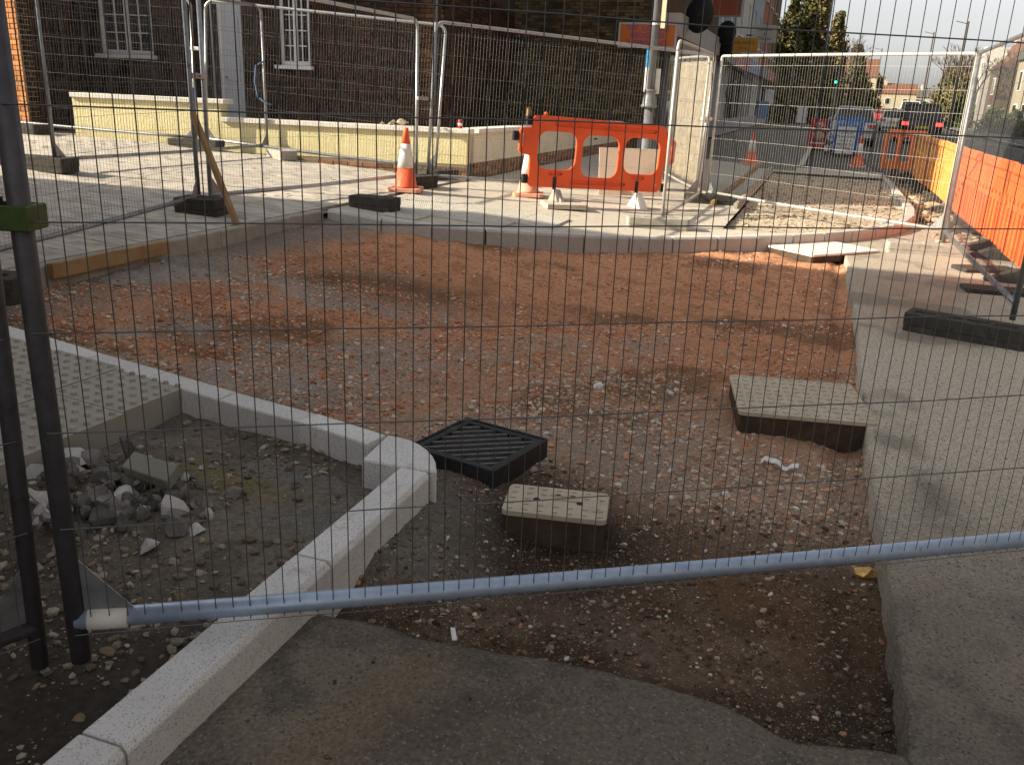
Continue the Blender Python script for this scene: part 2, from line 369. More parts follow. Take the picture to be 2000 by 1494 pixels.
C = lerp3(C, (.20,.195,.175), ss(.5, .15, x+1.245)*ss(3.2, 2.8, y)*ss(2.15, 2.4, y)*.9)
C = lerp3(C, (.05,.033,.023), np.clip(1.3*np.exp(-((x+.70)**2+(y-2.82)**2)/.14), 0, .92)); C = lerp3(C, (.06,.042,.03), np.exp(-((x+1.0)**2+(y-3.25)**2)/.05)*.85); C = lerp3(C, (.06,.045,.035), ss(.05, .32, x)*ss(3.6, 2.2, y)*.7)
C = lerp3(C, (.36,.33,.30), ss(.5, .62, fbm(x, y*1.3, 1.1, 4, 140))*ss(-1.6, -2.4, x)*ss(6.3, 5.2, y)*.8)
tag(link('excavated_fill', np_mesh('excavated_fill', np.c_[x, y, trench_z(x, y)], Fq, TRENCH, C, True)), kind='structure')

# --- stones of the fill: thousands of small angular pieces, one mass
ICO = None
def ico():
    global ICO
    if ICO is None:
        bm = bmesh.new(); bmesh.ops.create_icosphere(bm, subdivisions=1, radius=1)
        bm.verts.index_update(); ICO = (np.array([v.co[:] for v in bm.verts]), np.array([[q.index for q in f.verts] for f in bm.faces])); bm.free()
    return ICO
OCT = (np.array([(1,0,0), (-1,0,0), (0,1,0), (0,-1,0), (0,0,1), (0,0,-1.)]), np.array([(0,2,4), (2,1,4), (1,3,4), (3,0,4), (2,0,5), (1,2,5), (3,1,5), (0,3,5)]))
def stones(name, P, S, Cc, seed, ma=STONE, shape='ico'):
    rs = np.random.RandomState(seed); B, Fb = ico() if shape == 'ico' else OCT
    n = len(P); nb = len(B)
    V = B[None]*(1+.55*(rs.rand(n, nb, 1)-.5))*np.stack([.7+.7*rs.rand(n), .6+.5*rs.rand(n), .35+.4*rs.rand(n)], -1)[:,None,:]
    a = rs.rand(n)*6.283; ca, sa = np.cos(a)[:,None], np.sin(a)[:,None]
    t = (rs.rand(n)-.5)*.9; ct, st = np.cos(t)[:,None], np.sin(t)[:,None]
    X = V[...,0]*ct-V[...,2]*st; Z = V[...,0]*st+V[...,2]*ct; Y = V[...,1]
    V = np.stack([X*ca-Y*sa, X*sa+Y*ca, Z], -1)*S[:,None,None]+P[:,None,:]
    Fq = (Fb[None]+(np.arange(n)*nb)[:,None,None]).reshape(-1, 3)
    o = link(name, np_mesh(name, V.reshape(-1, 3), Fq, ma, np.repeat(Cc, nb, 0)))
    return o
def pick(rs, pal, n):
    pal = np.array(pal); c = pal[rs.randint(0, len(pal), n)]*np.array([[1.0,.93,.83]]); return c*(.72+.62*rs.rand(n, 1))
def scatter_trench(n, seed, smin, smax_, shape, yb, fine=False):
    rs = np.random.RandomState(seed)
    x = -4.75+5.15*rs.rand(n*3); y = yb[0]+(yb[1]-yb[0])*rs.rand(n*3)**(1.35 if not fine else 1.1)
    red, grey, dust, soil, n2, n3 = trench_zone(x, y)
    ok = (y < kerb_y(x)-.01) & ((x > -1.25) | (y > 3.02+.03*(-1.3-x)))
    for bx0, bx1, by0, by1 in ((-1.02,-.55,2.84,3.16), (-1.5,-1.03,3.14,3.66), (-.32,.42,4.45,5.28), (-.42,.66,9.5,10.8)):
        ok &= ~((x > bx0) & (x < bx1) & (y > by0) & (y < by1))
    dens = .55+.55*ss(.45, .6, fbm(x, y*1.3, 2.4, 4, 55))+.05*soil-.50*red*ss(4.5, 7, y)-.5*dust+.25*ss(-.15, .3, x)
    dens = dens*(.35+.9*ss(.38, .6, fbm(x, y, 5, 3, 19)))
    ok &= rs.rand(len(x)) < dens*1.1
    x, y = x[ok][:n], y[ok][:n]; red, grey, dust, soil = red[ok][:n], grey[ok][:n], dust[ok][:n], soil[ok][:n]
    k = len(x); S = smin+(smax_-smin)*rs.rand(k)**(3.4+2.2*ss(4.5, 7.5, y)+2.0*soil)
    S = S*(1-.35*soil); P = np.c_[x, y, trench_z(x, y)+S*.08]
    c1 = pick(rs, [(.52,.38,.31), (.54,.45,.39), (.48,.31,.24), (.47,.44,.41), (.62,.57,.53), (.42,.36,.32), (.52,.29,.20), (.36,.30,.26)], k)
    c2 = pick(rs, [(.13,.098,.075), (.17,.14,.115), (.095,.072,.056), (.24,.205,.175), (.15,.10,.07), (.34,.31,.28), (.18,.148,.12), (.11,.085,.066)], k)
    c3 = pick(rs, [(.54,.26,.165), (.50,.215,.13), (.58,.37,.27), (.48,.28,.195)], k)
    m1 = (rs.rand(k) < soil*.9)[:,None]; m2 = (rs.rand(k) < red*.75)[:,None]
    Cc = np.where(m1, c2, np.where(m2, c3, c1)); wh = (rs.rand(k) < .02)[:,None]; Cc = np.where(wh, np.array([[.66,.64,.61]]), Cc)
    return P, S, Cc
P, S, Cc = scatter_trench(46000, 3, .004, .020, 'ico', (1.95, 10.5))
tag(stones('loose_stones', P, S, Cc, 4), 'pink, grey and brown stones strewn over the excavated junction', 'gravel', kind='stuff')
P, S, Cc = scatter_trench(60000, 8, .0028, .0075, 'oct', (1.95, 10), True)
tag(stones('fine_gravel', P, S, Cc, 9, shape='oct'), 'fine grit and chippings between the stones of the excavated junction', 'gravel', kind='stuff')

# --- asphalt: the patch in front of the camera and the strip of carriageway on the right
PB = [(-1.30,1.97), (-1.21,1.98), (-1.12,2.0), (-.94,1.985), (-.71,2.01), (-.49,2.03), (-.28,2.045), (-.14,2.04), (-.04,2.02), (.07,1.965), (.15,1.95), (.25,1.97), (.405,2.0)]
pbx = np.array([p[0] for p in PB]); pby = np.array([p[1] for p in PB])
def asphalt_col(x, y):
    n = fbm(x, y, 2.5, 4, 3); n2 = fbm(x, y, 9, 3, 8)
    C = np.tile(np.array([[.20,.172,.142]]), (len(x), 1))
    C = lerp3(C, (.27,.23,.185), ss(.4, .65, n)*.8)
    C = lerp3(C, (.085,.08,.075), ss(.55, .7, n2)*.5)
    return C
x, y, Fq = grid(-1.26, .402, -2.5, 2.06, .02)
edge = np.interp(x, pbx, pby)+.03*(fbm(x, y*0, 7, 3, 4)-.5)
t = np.clip((y-1.2)/(2.06-1.2), 0, 1); y = np.where(y > 1.2, 1.2+t*(edge-1.2), y)
z = zr(x, y)+.008*(fbm(x, y, 3, 3, 2)-.5)+.0045*(fbm(x, y, 40, 2, 6)-.5)-.012*ss(.05, 0, edge-y)
C = asphalt_col(x, y)
band = np.exp(-((x+.82+.40*(1.98-y)*.55)/.10)**2)*ss(.9, 1.5, y)*ss(2.05, 1.8, y); C = lerp3(C, (.27,.215,.145), band*.75)
C = lerp3(C, (.175,.135,.11), ss(.35, .0, np.abs(x+.55+.25*(2-y)))*ss(2.05, 1.6, y)*.6)
nx = int(round((.402+1.26)/.02))+1
ids = np.arange(len(x)).reshape(-1, nx); top = ids[-1]; nv = len(x)
V = np.c_[x, y, z]; Vs = V[top].copy(); Vs[:,2] -= .22; Vs[:,1] += .02*(np.random.RandomState(1).rand(nx))
Fs = np.stack([top[:-1], top[1:], nv+np.arange(1, nx), nv+np.arange(nx-1)], -1)[:, ::-1]
tag(link('asphalt_patch', np_mesh('asphalt_patch', np.r_[V, Vs], np.r_[Fq, Fs], ASPH, np.r_[C, C[top]*.8], True)), kind='structure')

def road_edge(y): return .405+.05*(fbm(y, y*0, 1.1, 3, 6)-.5)+.03*(fbm(y, y*0, 7, 3, 9)-.5)-.02*ss(6, 9.3, y)
x, y, Fq = grid(.40, 3.0, -2.5, 13.2, .03)
e = np.where(y > 2.02, road_edge(y), .404); t = (x-.4)/2.6; x = e+t*(3.0-e)
z = zr(x, y)+.008*(fbm(x, y, 1.5, 3, 2)-.5)+.004*(fbm(x, y, 40, 2, 6)-.5)+.003
C = asphalt_col(x, y)*1.05
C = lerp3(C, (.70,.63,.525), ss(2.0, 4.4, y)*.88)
C = lerp3(C, (.43,.40,.335), ss(6.0, 8.6, y)*ss(2.2, 1.2, x)*.8)
C = lerp3(C, (.40,.24,.14), np.exp(-(((x-.95)/.5)**2+((y-7.6)/1.3)**2))*.75*ss(.3, .6, fbm(x, y, 2, 4, 1)))
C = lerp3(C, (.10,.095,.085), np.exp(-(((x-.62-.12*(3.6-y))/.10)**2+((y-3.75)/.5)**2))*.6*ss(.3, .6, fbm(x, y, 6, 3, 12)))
C = lerp3(C, (.22,.20,.17), ss(.56, .68, fbm(x, y, 1.7, 4, 66))*.6)
nx = int(round(2.6/.03))+1; ny = len(x)//nx; left = np.arange(ny)*nx; nv = len(x)
V = np.c_[x, y, z]; Vs = V[left].copy(); Vs[:,2] -= .28; Vs[:,0] += .012*(np.random.RandomState(2).rand(ny)-.3)
Fs = np.stack([left[:-1], left[1:], nv+np.arange(1, ny), nv+np.arange(ny-1)], -1)
Cs = C[left]*.75
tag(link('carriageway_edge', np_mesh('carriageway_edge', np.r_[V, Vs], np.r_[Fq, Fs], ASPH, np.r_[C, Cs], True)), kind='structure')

ys = [-30, -2.5, 13.2]
def strip(name, ma, segs, xl, xr_, zfun, dz=0):
    b = MB()
    for y0, y1 in zip(segs[:-1], segs[1:]):
        q = [(xl(y0), y0), (xr_(y0), y0), (xr_(y1), y1), (xl(y1), y1)]
        b.add([(a, c, float(zfun(a, c))+dz) for a, c in q], [(0,1,2,3)])
    return tag(b.build(name, ma), kind='structure')
rc = lambda v: (lambda y: v+float(road_cx(y)))
strip('road', ASPHF, [-30, -2.5, 13.2], lambda y: 3.0, rc(8.6), lambda a, c: zr(5, c))
strip('road_beyond_barriers', ASPHF, [13.2, 16, 20, 23.4], lambda y: 2.15, rc(8.6), lambda a, c: zr(5, c))
strip('road_far', ASPHF, list(range(23, 60, 4))+list(range(60, 300, 12)), rc(-.42), rc(8.6), lambda a, c: zr(5, c), -.004)
strip('footway_right', OLDPAVE, list(range(-30, 60, 10))+list(range(60, 300, 12)), rc(8.72), rc(11.5), lambda a, c: zf(5, c))
strip('kerb_right', KERBC, list(range(-30, 60, 10))+list(range(60, 300, 12)), rc(8.58), rc(8.72), lambda a, c: zf(5, c), .004)
strip('footway_left', OLDPAVE, list(range(21, 60, 4))+list(range(60, 300, 12)), rc(-4.3), rc(-.55), lambda a, c: zf(-1, c), .0)
strip('kerb_left', KERBC, list(range(23, 60, 4))+list(range(60, 300, 12)), rc(-.55), rc(-.42), lambda a, c: zf(0, c), .004)
b = MB()
for yy in range(15, 120, 6):
    c0, c1 = 4.6+float(road_cx(yy)), 4.6+float(road_cx(yy+2.5))
    b.add([(c0-.05, yy, zr(5, yy)+.006), (c0+.05, yy, zr(5, yy)+.006), (c1+.05, yy+2.5, zr(5, yy+2.5)+.006), (c1-.05, yy+2.5, zr(5, yy+2.5)+.006)], [(0,1,2,3)])
tag(b.build('centre_line_marking', flat('road marking paint', (.62,.61,.57))), kind='structure')

# --- soil strip between the new kerb and the plastic barriers
x, y, Fq = grid(1.30, 2.2, 11.4, 23.4, .05)
z = zr(x, y)-.03+.09*(fbm(x, y, 2.2, 4, 3)-.45)+.05*(fbm(x, y, 9, 3, 5)-.5); z = np.where(y < 13.2, np.minimum(z, zr(x, y)-.02), z)
tag(link('dug_soil', np_mesh('dug_soil', np.c_[x, y, z], Fq, SOIL, None, True)), kind='structure')
rs = np.random.RandomState(5); n = 420
x = 1.45+.6*rs.rand(n); y = 11.8+9*rs.rand(n)**1.3; S = .02+.08*rs.rand(n)**3
tag(stones('dug_rubble', np.c_[x, y, zr(x, y)+.01], S, pick(rs, [(.35,.30,.24), (.42,.38,.32), (.26,.21,.16)], n), 6), 'broken spoil along the outside of the new kerb', 'spoil', kind='stuff')

# --- far corner footway behind the back kerb
x, y, Fq = grid(-4.72, 1.40, 7.86, 22.2, .06)
cx = x[Fq].mean(1); cy = y[Fq].mean(1)
ins = (cy > kerb_y(np.minimum(cx, 1.36))+.05) & (cx < 1.36)
bed = (cx > -1.02) & (cy < 20.4) & (cy > 9.8)
z = zf(x, y)+.01*(fbm(x, y, 1.2, 3, 3)-.5)+.006*(fbm(x, y, 12, 2, 7)-.5)-.006
zb = zf(x, y)-.055+.05*(fbm(x, y, 1.1, 4, 9)-.5)+.03*(fbm(x, y, 8, 3, 2)-.5)
def sub(name, sel, zz, ma):
    Fk = Fq[sel]; u, inv = np.unique(Fk, return_inverse=True)
    return tag(link(name, np_mesh(name, np.c_[x, y, zz][u], inv.reshape(Fk.shape), ma, None, True)), kind='structure')
sub('footway_corner', ins & ~((cx > -.98) & (cy < 20.34) & (cy > 10.5)), z, CONC)
sub('sand_bed', ins & bed, zb, SAND)
rs = np.random.RandomState(15); n = 2600
xx = -1+2.2*rs.rand(n); yy = 11+9*rs.rand(n); ok = (yy > kerb_y(xx)+.2); xx, yy = xx[ok], yy[ok]; n = len(xx)
zz = zf(xx, yy)-.05+.05*(fbm(xx, yy, 1.1, 4, 9)-.5)+.03*(fbm(xx, yy, 8, 3, 2)-.5)
tag(stones('bed_gravel', np.c_[xx, yy, zz], .008+.035*rs.rand(n)**4, pick(rs, [(.44,.39,.31), (.36,.31,.24), (.5,.46,.4), (.24,.2,.15)], n), 16, shape='oct'), 'pale stones on the sand bed behind the curved kerb', 'gravel', kind='stuff')

# --- near corner bed (inside the angle of the near kerbs)
def bed_z(x, y):
    return zf(x, y)-.115+.05*(fbm(x, y, 1.6, 3, 44)-.5)+.03*(fbm(x, y, 7, 3, 14)-.5)+.014*(fbm(x, y, 26, 3, 4)-.5)+.05*np.exp(-(((x+2.3)/.35)**2+((y-2.25)/.25)**2))
x, y, Fq = grid(-5.2, -1.33, -1.6, 3.12, .02)
keep = ~((x[Fq].mean(1) > -1.36) & (y[Fq].mean(1) > 2.7)); Fq = Fq[keep]
n1 = fbm(x, y, 1.6, 4, 21); n2 = fbm(x, y, 6, 3, 22)
C = np.tile(np.array([[.15,.13,.108]]), (len(x), 1))
C = lerp3(C, (.235,.208,.17), ss(.42, .6, n1)*.8); C = lerp3(C, (.11,.095,.08), ss(.55, .7, n2)*.5)
C = lerp3(C, (.24,.20,.085), np.exp(-(((x+1.98)/.22)**2+((y-2.58)/.11)**2))*.75)
C = lerp3(C, (.24,.25,.25), np.exp(-(((x+1.85)/.2)**2+((y-2.75)/.1)**2))*.6)
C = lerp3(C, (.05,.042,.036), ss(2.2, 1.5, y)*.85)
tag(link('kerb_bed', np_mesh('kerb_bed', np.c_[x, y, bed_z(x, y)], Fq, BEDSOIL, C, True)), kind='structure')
rs = np.random.RandomState(25); n = 17000
xx = -3.2+1.83*rs.rand(n); yy = .2+2.85*rs.rand(n); ok = (rs.rand(n) < .25+.9*ss(.4, .62, fbm(xx, yy, 3, 3, 8))) & ((xx > -2.58) | (yy < 2.15)) & (yy < 3.0)
xx, yy = xx[ok], yy[ok]; n = len(xx); S = .0028+.018*rs.rand(n)**6
tag(stones('bed_chippings', np.c_[xx, yy, bed_z(xx, yy)+S*.2], S, pick(rs, [(.22,.2,.175), (.3,.28,.25), (.15,.13,.11), (.38,.36,.33), (.2,.16,.12)], n), 26), 'small chippings scattered over the soil behind the near kerb', 'gravel', kind='stuff')

# ============================================================ KERBS
def kerb_stone(b, p, q, zp, zq, dep, wdt, side, gap=.004, chamf=.016):
    # p,q: front top edge ends (x,y); the stone lies to 'side' of the direction p->q
    p, q = Vector(p), Vector(q); d = (q-p).normalized(); p = p+d*gap/2; q = q-d*gap/2
    n = Vector((-d.y, d.x))*side
    prof = [(0, -dep), (0, -chamf*1.3), (chamf, 0), (wdt-.006, 0), (wdt, -.006), (wdt, -dep)]
    vs = [(p.x+n.x*o, p.y+n.y*o, zp+h) for o, h in prof]+[(q.x+n.x*o, q.y+n.y*o, zq+h) for o, h in prof]
    k = len(prof); fs = [(i, (i+1) % k, k+(i+1) % k, k+i) for i in range(k)]+[tuple(range(k-1, -1, -1)), tuple(range(k, 2*k))]
    if side > 0: fs = [tuple(reversed(f)) for f in fs]
    return b.add(vs, fs)
def jit(o, a=.0025):
    o.location.z += random.uniform(-a, a); return o
nk = empty('kerb_near', (-1.3, 1.2, .1), kind='structure')
ysj = [2.79, 2.06, 1.20, .30, -.6, -1.5]
for a, c in zip(ysj[:-1], ysj[1:]):
    jit(kerb_stone(MB(), (-1.245, a), (-1.245, c), zf(-1.3, a), zf(-1.3, c), .30, .128, -1, .008, .014).build('kerb_stone', KERB, nk, world=True, bevel=.003))
cs = [(757,848), (780,852), (803,859), (820,867), (834,877), (845,889), (851,902), (853,922), (774,909), (706,896)]
pts = [at(*p) for p in cs]; zt = float(zf(-1.4, 2.9))
MB().plate([(p.x, p.y) for p in pts][::-1], [], .30, Matrix.Translation((0, 0, zt-.30))).build('corner_kerb_stone', KERB, nk, world=True, bevel=.006)
sj = [(757,848), (623,806), (464,764), (328,724), (205,690)]
sp = [at(*p).to_2d() for p in sj]; d = (sp[4]-sp[0]).normalized()
for k in range(4): sp.append(sp[-1]+d*.46)
for a, c in zip(sp[:-1], sp[1:]):
    jit(kerb_stone(MB(), a, c, float(zf(a.x, a.y)), float(zf(c.x, c.y)), .30, .13, 1, .005, .012).build('kerb_stone', KERB, nk, world=True, bevel=.003))

bk = empty('kerb_back', (-1.5, 9.3, .1), kind='structure')
acc = 0; stops = [KS[0]]; last = KS[0]; tgt = .62
for p in KS[1:]:
    acc += (p-last).length; last = p
    if acc >= tgt: stops.append(p); acc = 0; tgt = .5 if len(stops) < 16 else .9
for a, c in zip(stops[:-1], stops[1:]):
    zz = .0 if a.y < 20 else 0
    jit(kerb_stone(MB(), a, c, float(zf(a.x, a.y))+.006, float(zf(c.x, c.y))+.006, .34, .135, 1, .018, .018).build('kerb_stone', KERBC, bk, world=True, bevel=.003), .003)
# edging along the paved side street
ek = empty('kerb_side_street', (-4.7, 6, .3), kind='structure')
yy = 3.42
while yy < 7.75:
    y1 = min(yy+.91, 7.80)
    jit(kerb_stone(MB(), (-4.70, yy), (-4.70, y1), float(zf(-4.7, yy)), float(zf(-4.7, y1)), .28, .10, 1, .006, .01).build('kerb_stone', CONCB, ek, world=True, bevel=.003)); yy = y1
# two rows of edging behind the fence, running up the street
ed = empty('footway_edging', (-1.2, 15, .15), kind='structure')
for xe in (-1.38, -1.06):
    yy = 12.6
    while yy < 20.2:
        jit(MB().box((xe, yy+.45, float(zf(xe, yy))+.005), (.055, .885, .14)).build('edging_stone', TIMBER2 if xe < -1.2 else CONCB, ed, world=True, bevel=.004), .004); yy += .9

# ============================================================ PAVING
def tactile_mesh(name, ma, n=6, s=.396, br=.0150, bh=.012, th=.06):
    b = MB(); b.box((0,0,-th/2), (s, s, th)); p = s/n
    for i in range(n):
        for j in range(n):
            cx, cy = -s/2+p*(i+.5), -s/2+p*(j+.5); k = 7
            b.add([(cx+br*math.cos(6.283*q/k), cy+br*math.sin(6.283*q/k), 0) for q in range(k)]+[(cx+br*.72*math.cos(6.283*q/k), cy+br*.72*math.sin(6.283*q/k), bh) for q in range(k)],
                  [(q, (q+1) % k, k+(q+1) % k, k+q) for q in range(k)]+[tuple(range(k, 2*k))])
    return b.mesh(name, ma)
def tilt_to(o, fn):
    x, y = o.location.x, o.location.y; e = .2
    nx = -(float(fn(x+e, y))-float(fn(x-e, y)))/(2*e); ny = -(float(fn(x, y+e))-float(fn(x, y-e)))/(2*e)
    rz = o.rotation_euler.z
    o.rotation_euler = (Vector((nx, ny, 1)).to_track_quat('Z', 'Y').to_matrix() @ Matrix.Rotation(0, 3, 'Z')).to_euler()
    q = Vector((0,0,1)).rotation_difference(Vector((nx, ny, 1)).normalized()).to_matrix() @ Matrix.Rotation(rz, 3, 'Z')
    o.rotation_euler = q.to_euler()
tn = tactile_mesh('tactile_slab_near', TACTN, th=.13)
tp = empty('tactile_paving_near', (-3.4, 2.6, .2), kind='structure')
yj = 3.05
for i in range(7):
    for j in range(3):
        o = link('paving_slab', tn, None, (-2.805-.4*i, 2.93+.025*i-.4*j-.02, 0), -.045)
        if j == 2 and i < 1: pass
        o.location.z = float(zf(o.location.x, o.location.y))+random.uniform(-.003, .002); tilt_to(o, zf)
        o.location -= tp.location; o.parent = tp
# board edge that holds the slabs
tb = tactile_mesh('tactile_slab_far', TACT, 8, .396, .011, .006)
tq = empty('tactile_paving_back', (-3.6, 8.9, .25), kind='structure')
for i in range(5):
    for j in range(5):
        x0, y0 = -4.42+.4*i, 8.28+.4*j
        if y0-.22 < float(kerb_y(x0+.2))+.12 or y0-.22 < float(kerb_y(x0-.2))+.12 or y0+.2 > 9.75 or (i == 0 and j < 1): continue
        o = link('paving_slab', tb, None, (x0, y0, float(zf(x0, y0))+.010)); tilt_to(o, zf); o.location -= tq.location; o.parent = tq
# block paving of the side street
sheet('side_street', [[(xa, 3.2, zf(xa, 3.2)-.045), (xb, 3.2, zf(xb, 3.2)-.045), (xb, 12.2, zf(xb, 12.2)-.045), (xa, 12.2, zf(xa, 12.2)-.045)] for xa, xb in zip(np.arange(-40, -4.7, 1.0), np.arange(-39, -3.7, 1.0)) for xb in [min(xb, -4.72)]], PAVBASE)
pv = empty('block_paving', (-6.5, 6, .4), kind='structure')
pm = MB().box((0,0,-.03), (.196, .096, .06)).mesh('block_paver', PAVER, bevel=.004)
cells = []; halves = []; row = 0; yv = 3.3
while yv < 11.8:
    xv = -4.91-(.1 if row % 2 else 0)
    if row % 2: halves.append((-4.86, yv))
    while xv > -13.5:
        if not (yv > 10.55+.18*(xv+10.8) and xv < -4.6): cells.append((math.hypot(xv, yv), xv, yv))
        xv -= .2
    yv += .1; row += 1
vis = []
for d_, xv, yv in cells:
    v = Vector((xv, yv, float(zf(xv, yv))-CAM_H)); wd = v.dot(FW); px = 1000+F_PX*v.dot(RT)/wd
    vis.append((0 if px > 40 else 1, d_, xv, yv))
vis.sort(); rest = MB()
for k, (_, d_, xv, yv) in enumerate(vis):
    zz = float(zf(xv, yv))+random.uniform(-.004, .002)
    if k < 300: o = link('block_paver', pm, pv, (xv-pv.location.x, yv-pv.location.y, zz-pv.location.z)); o.rotation_euler = (random.uniform(-.01,.01), .068+random.uniform(-.01,.01), 0)
    else: rest.box((xv, yv, zz-.03), (.196, .0965, .06), Matrix.Rotation(.068+random.uniform(-.006,.006) if xv > -9.3 else .023, 3, 'Y'))
for xv, yv in halves:
    if yv < 11.6: rest.box((xv, yv, float(zf(xv, yv))-.031), (.096, .0965, .06), Matrix.Rotation(.068, 3, 'Y'))
tag(rest.build('block_pavers_beyond', PAVER, pv, world=True), kind='stuff')
# concrete apron in front of the low wall
b = MB()
for xa in np.arange(-5.0, -4.6, .2): pass
# ============================================================ FENCE PANELS
def fence(A, B, label, group='wire mesh site fence panels', H=2.0, post_m=GALV, wire_m=WIRE, lean=0., near=False, seed=1, pokes=(0,0), gusset=True, r=.021, rail_m=None, rail_r=None, R0=.11, wr=None):
    A, B = Vector(A), Vector(B); d = B-A; Lh = math.hypot(d.x, d.y); tilt = math.atan2(d.z, Lh); L = d.length
    e = empty('site_fence', A, 0, label, 'fence', group)
    e.rotation_euler = (Matrix.Rotation(math.atan2(d.y, d.x), 3, 'Z') @ Matrix.Rotation(-tilt, 3, 'Y') @ Matrix.Rotation(lean, 3, 'X')).to_euler()
    rd = random.Random(seed); zb = .13; n = 14 if near else 8
    for k, x in enumerate((0, L)):
        MB().tube([(x, 0, .01), (x, 0, H-R0+pokes[k])], r, n).build('post', post_m, e, smooth=True)
        s = 1 if x == 0 else -1
        if gusset: MB().plate([(x+s*r, zb), (x+s*.15, zb+.012), (x+s*r, zb+.17)][::s], [], .004, Matrix.Rotation(math.pi/2, 4, 'X')).build('gusset_plate', GALVD, e)
    c = [(R0-R0*math.cos(t), 0, H-R0+R0*math.sin(t)) for t in np.linspace(0, math.pi/2, 7)]
    MB().tube(c+[(L*.5, 0, H+.004)]+[(L-a, 0, z) for a, _, z in reversed(c)], r*.98, n).build('top_rail', post_m, e, smooth=True)
    MB().tube([(0, 0, zb)]+[(L*t, 0, zb-.012*math.sin(t*3.14)) for t in (.2, .4, .6, .8)]+[(L, 0, zb)], rail_r or r, n).build('bottom_rail', rail_m or post_m, e, smooth=True)
    b = MB(); wr = wr or (.0014 if near else .0010); N = int(L/.0425); off = -r*.9
    for i in range(1, N):
        x = L*i/N; a = rd.uniform(-.0018, .0018); w2 = rd.uniform(-.0015, .0015)
        pts = [(x+a, off, zb-.03), (x-a*.5+w2, off+w2, .6), (x+a*.6, off-w2, 1.1), (x-w2, off, 1.6), (x, off, H+.01)] if near else [(x, off, zb-.03), (x+a, off+w2, 1.1), (x, off, H+.01)]
        b.tube(pts, wr, 4, False)
    for k, z in enumerate([zb-.028]+[zb+.025+.245*j for j in range(1, 8)]):
        sag = rd.uniform(-.012, .004); q = 9
        b.tube([(L*i/q, off-.004, z+sag*math.sin(math.pi*i/q)+rd.uniform(-.003, .003)) for i in range(q+1)], wr*(1.3 if k != 0 else 1), 4, False)
    tag(b.build('wire_mesh', wire_m, e), kind='stuff')
    if near and rail_m: MB().tube([(.03, 0, zb-.001), (.125, 0, zb-.004)], rail_r+.0035, n).build('rail_sleeve', COPING, e, smooth=True)
    return e
def ground(p, fn=zf, dz=0): return Vector((p[0], p[1], float(fn(p[0], p[1]))+dz))
A0 = Vector((-1.63, 1.46, .03))
fence(A0+Vector((0, 0, .03)), (1.34, 3.32, .07), 'near fence panel across the foreground with its blue grey bottom rail', post_m=DARKPOST, wire_m=WIRED, near=True, seed=3, r=.024, rail_m=mat('sky tinted galvanised steel', (.34,.43,.58), (.44,.53,.67), 26, .4, .45, .15, 120, dirt=((.20,.18,.16), 16, .62)), rail_r=.026)  # rail colour holds the blue of the sky it reflects
fence((-3.05, -1.80, .10), (-1.74, 1.43, .03), 'fence panel at the far left edge beside the near dark post', post_m=DARKPOST, wire_m=WIRED, near=True, seed=4)
B1 = ground((-5.43, 6.82)); fence(ground((-4.66, 3.40)), B1, 'fence panel along the paved side street, left of the leaning stake', post_m=GALVD, wire_m=WIRED, seed=5)
B2 = ground((-4.99, 10.60)); fence(ground((-5.40, 6.95)), B2, 'fence panel with rounded corner between the leaning stake and the striped cone', seed=6)
C3 = ground((-4.86, 10.66)); E3 = ground((-1.70, 13.20)); fence(C3, E3, 'fence panel behind the red barrier, running to the lamp post side', seed=7, pokes=(.1, 0))
D4 = ground((-1.65, 10.10)); fence(D4, ground((-1.62, 13.12)), 'bright fence panel seen edge-on right of the red barrier', seed=8, r=.019, post_m=mat('bright galvanised steel', (.44,.435,.40), (.52,.515,.475), 30, .5, .35))
G5 = ground((1.38, 11.0)); fence(ground((-1.55, 13.30)), G5, 'fence panel across the sand bed behind the curved kerb', seed=9, post_m=MATS['bright galvanised steel'], wire_m=mat('sunlit wire', (.5,.49,.45), (.6,.59,.55), 30, .5, .3), R0=.03, wr=.0012, r=.0195)  # lighter wire copy, its brightness stands for sunlight
fence(ground((1.40, 10.85)), ground((1.40, 6.75), zr, .15), 'fence panel running along the right edge beside the orange barriers', seed=10, post_m=GALVD, wire_m=WIRED, R0=.03, wr=.0011)
fence(ground((-7.75, 7.45)), ground((-7.72, 11.30)), 'fence panel running back from the long dark foot to the low wall', seed=12, post_m=GALVD, wire_m=WIRED)
fence(ground((-12.2, 10.45)), ground((-8.72, 10.98)), 'fence panel in front of the left end of the yellow wall', seed=13)
fence(ground((-8.58, 11.02)), ground((-5.18, 11.62)), 'fence panel standing just in front of the yellow wall', seed=14)
F9 = fence(ground((-2.62, 15.75)), ground((-1.76, 13.55)), 'fence panel with beige sheeting beside the lamp post', seed=15, r=.019, post_m=MATS['bright galvanised steel'])
# dusty sheeting tied to that panel, wavy cloth
nx, nz = 40, 24; X, Z = np.meshgrid(np.linspace(.06, 2.30, nx), np.linspace(.16, 1.94, nz)); X, Z = X.ravel(), Z.ravel()
Yw = .045+.028*np.sin(X*14+Z*1.1)*(.4+.6*vn(X*4, Z*2))+.02*fbm(X, Z, 5, 3)
i = np.arange(nx*nz).reshape(nz, nx); Fq = np.stack([i[:-1,:-1], i[:-1,1:], i[1:,1:], i[1:,:-1]], -1).reshape(-1, 4)
so = link('dust_sheet', np_mesh('dust_sheet', np.c_[X, Yw, Z], Fq, SHEET, None, True)); so.matrix_world = F9.matrix_basis.copy()
so.modifiers.new('thick', 'SOLIDIFY').thickness = .004
tag(so, 'beige dusty sheeting hung behind the edge-on fence panels', 'sheet')

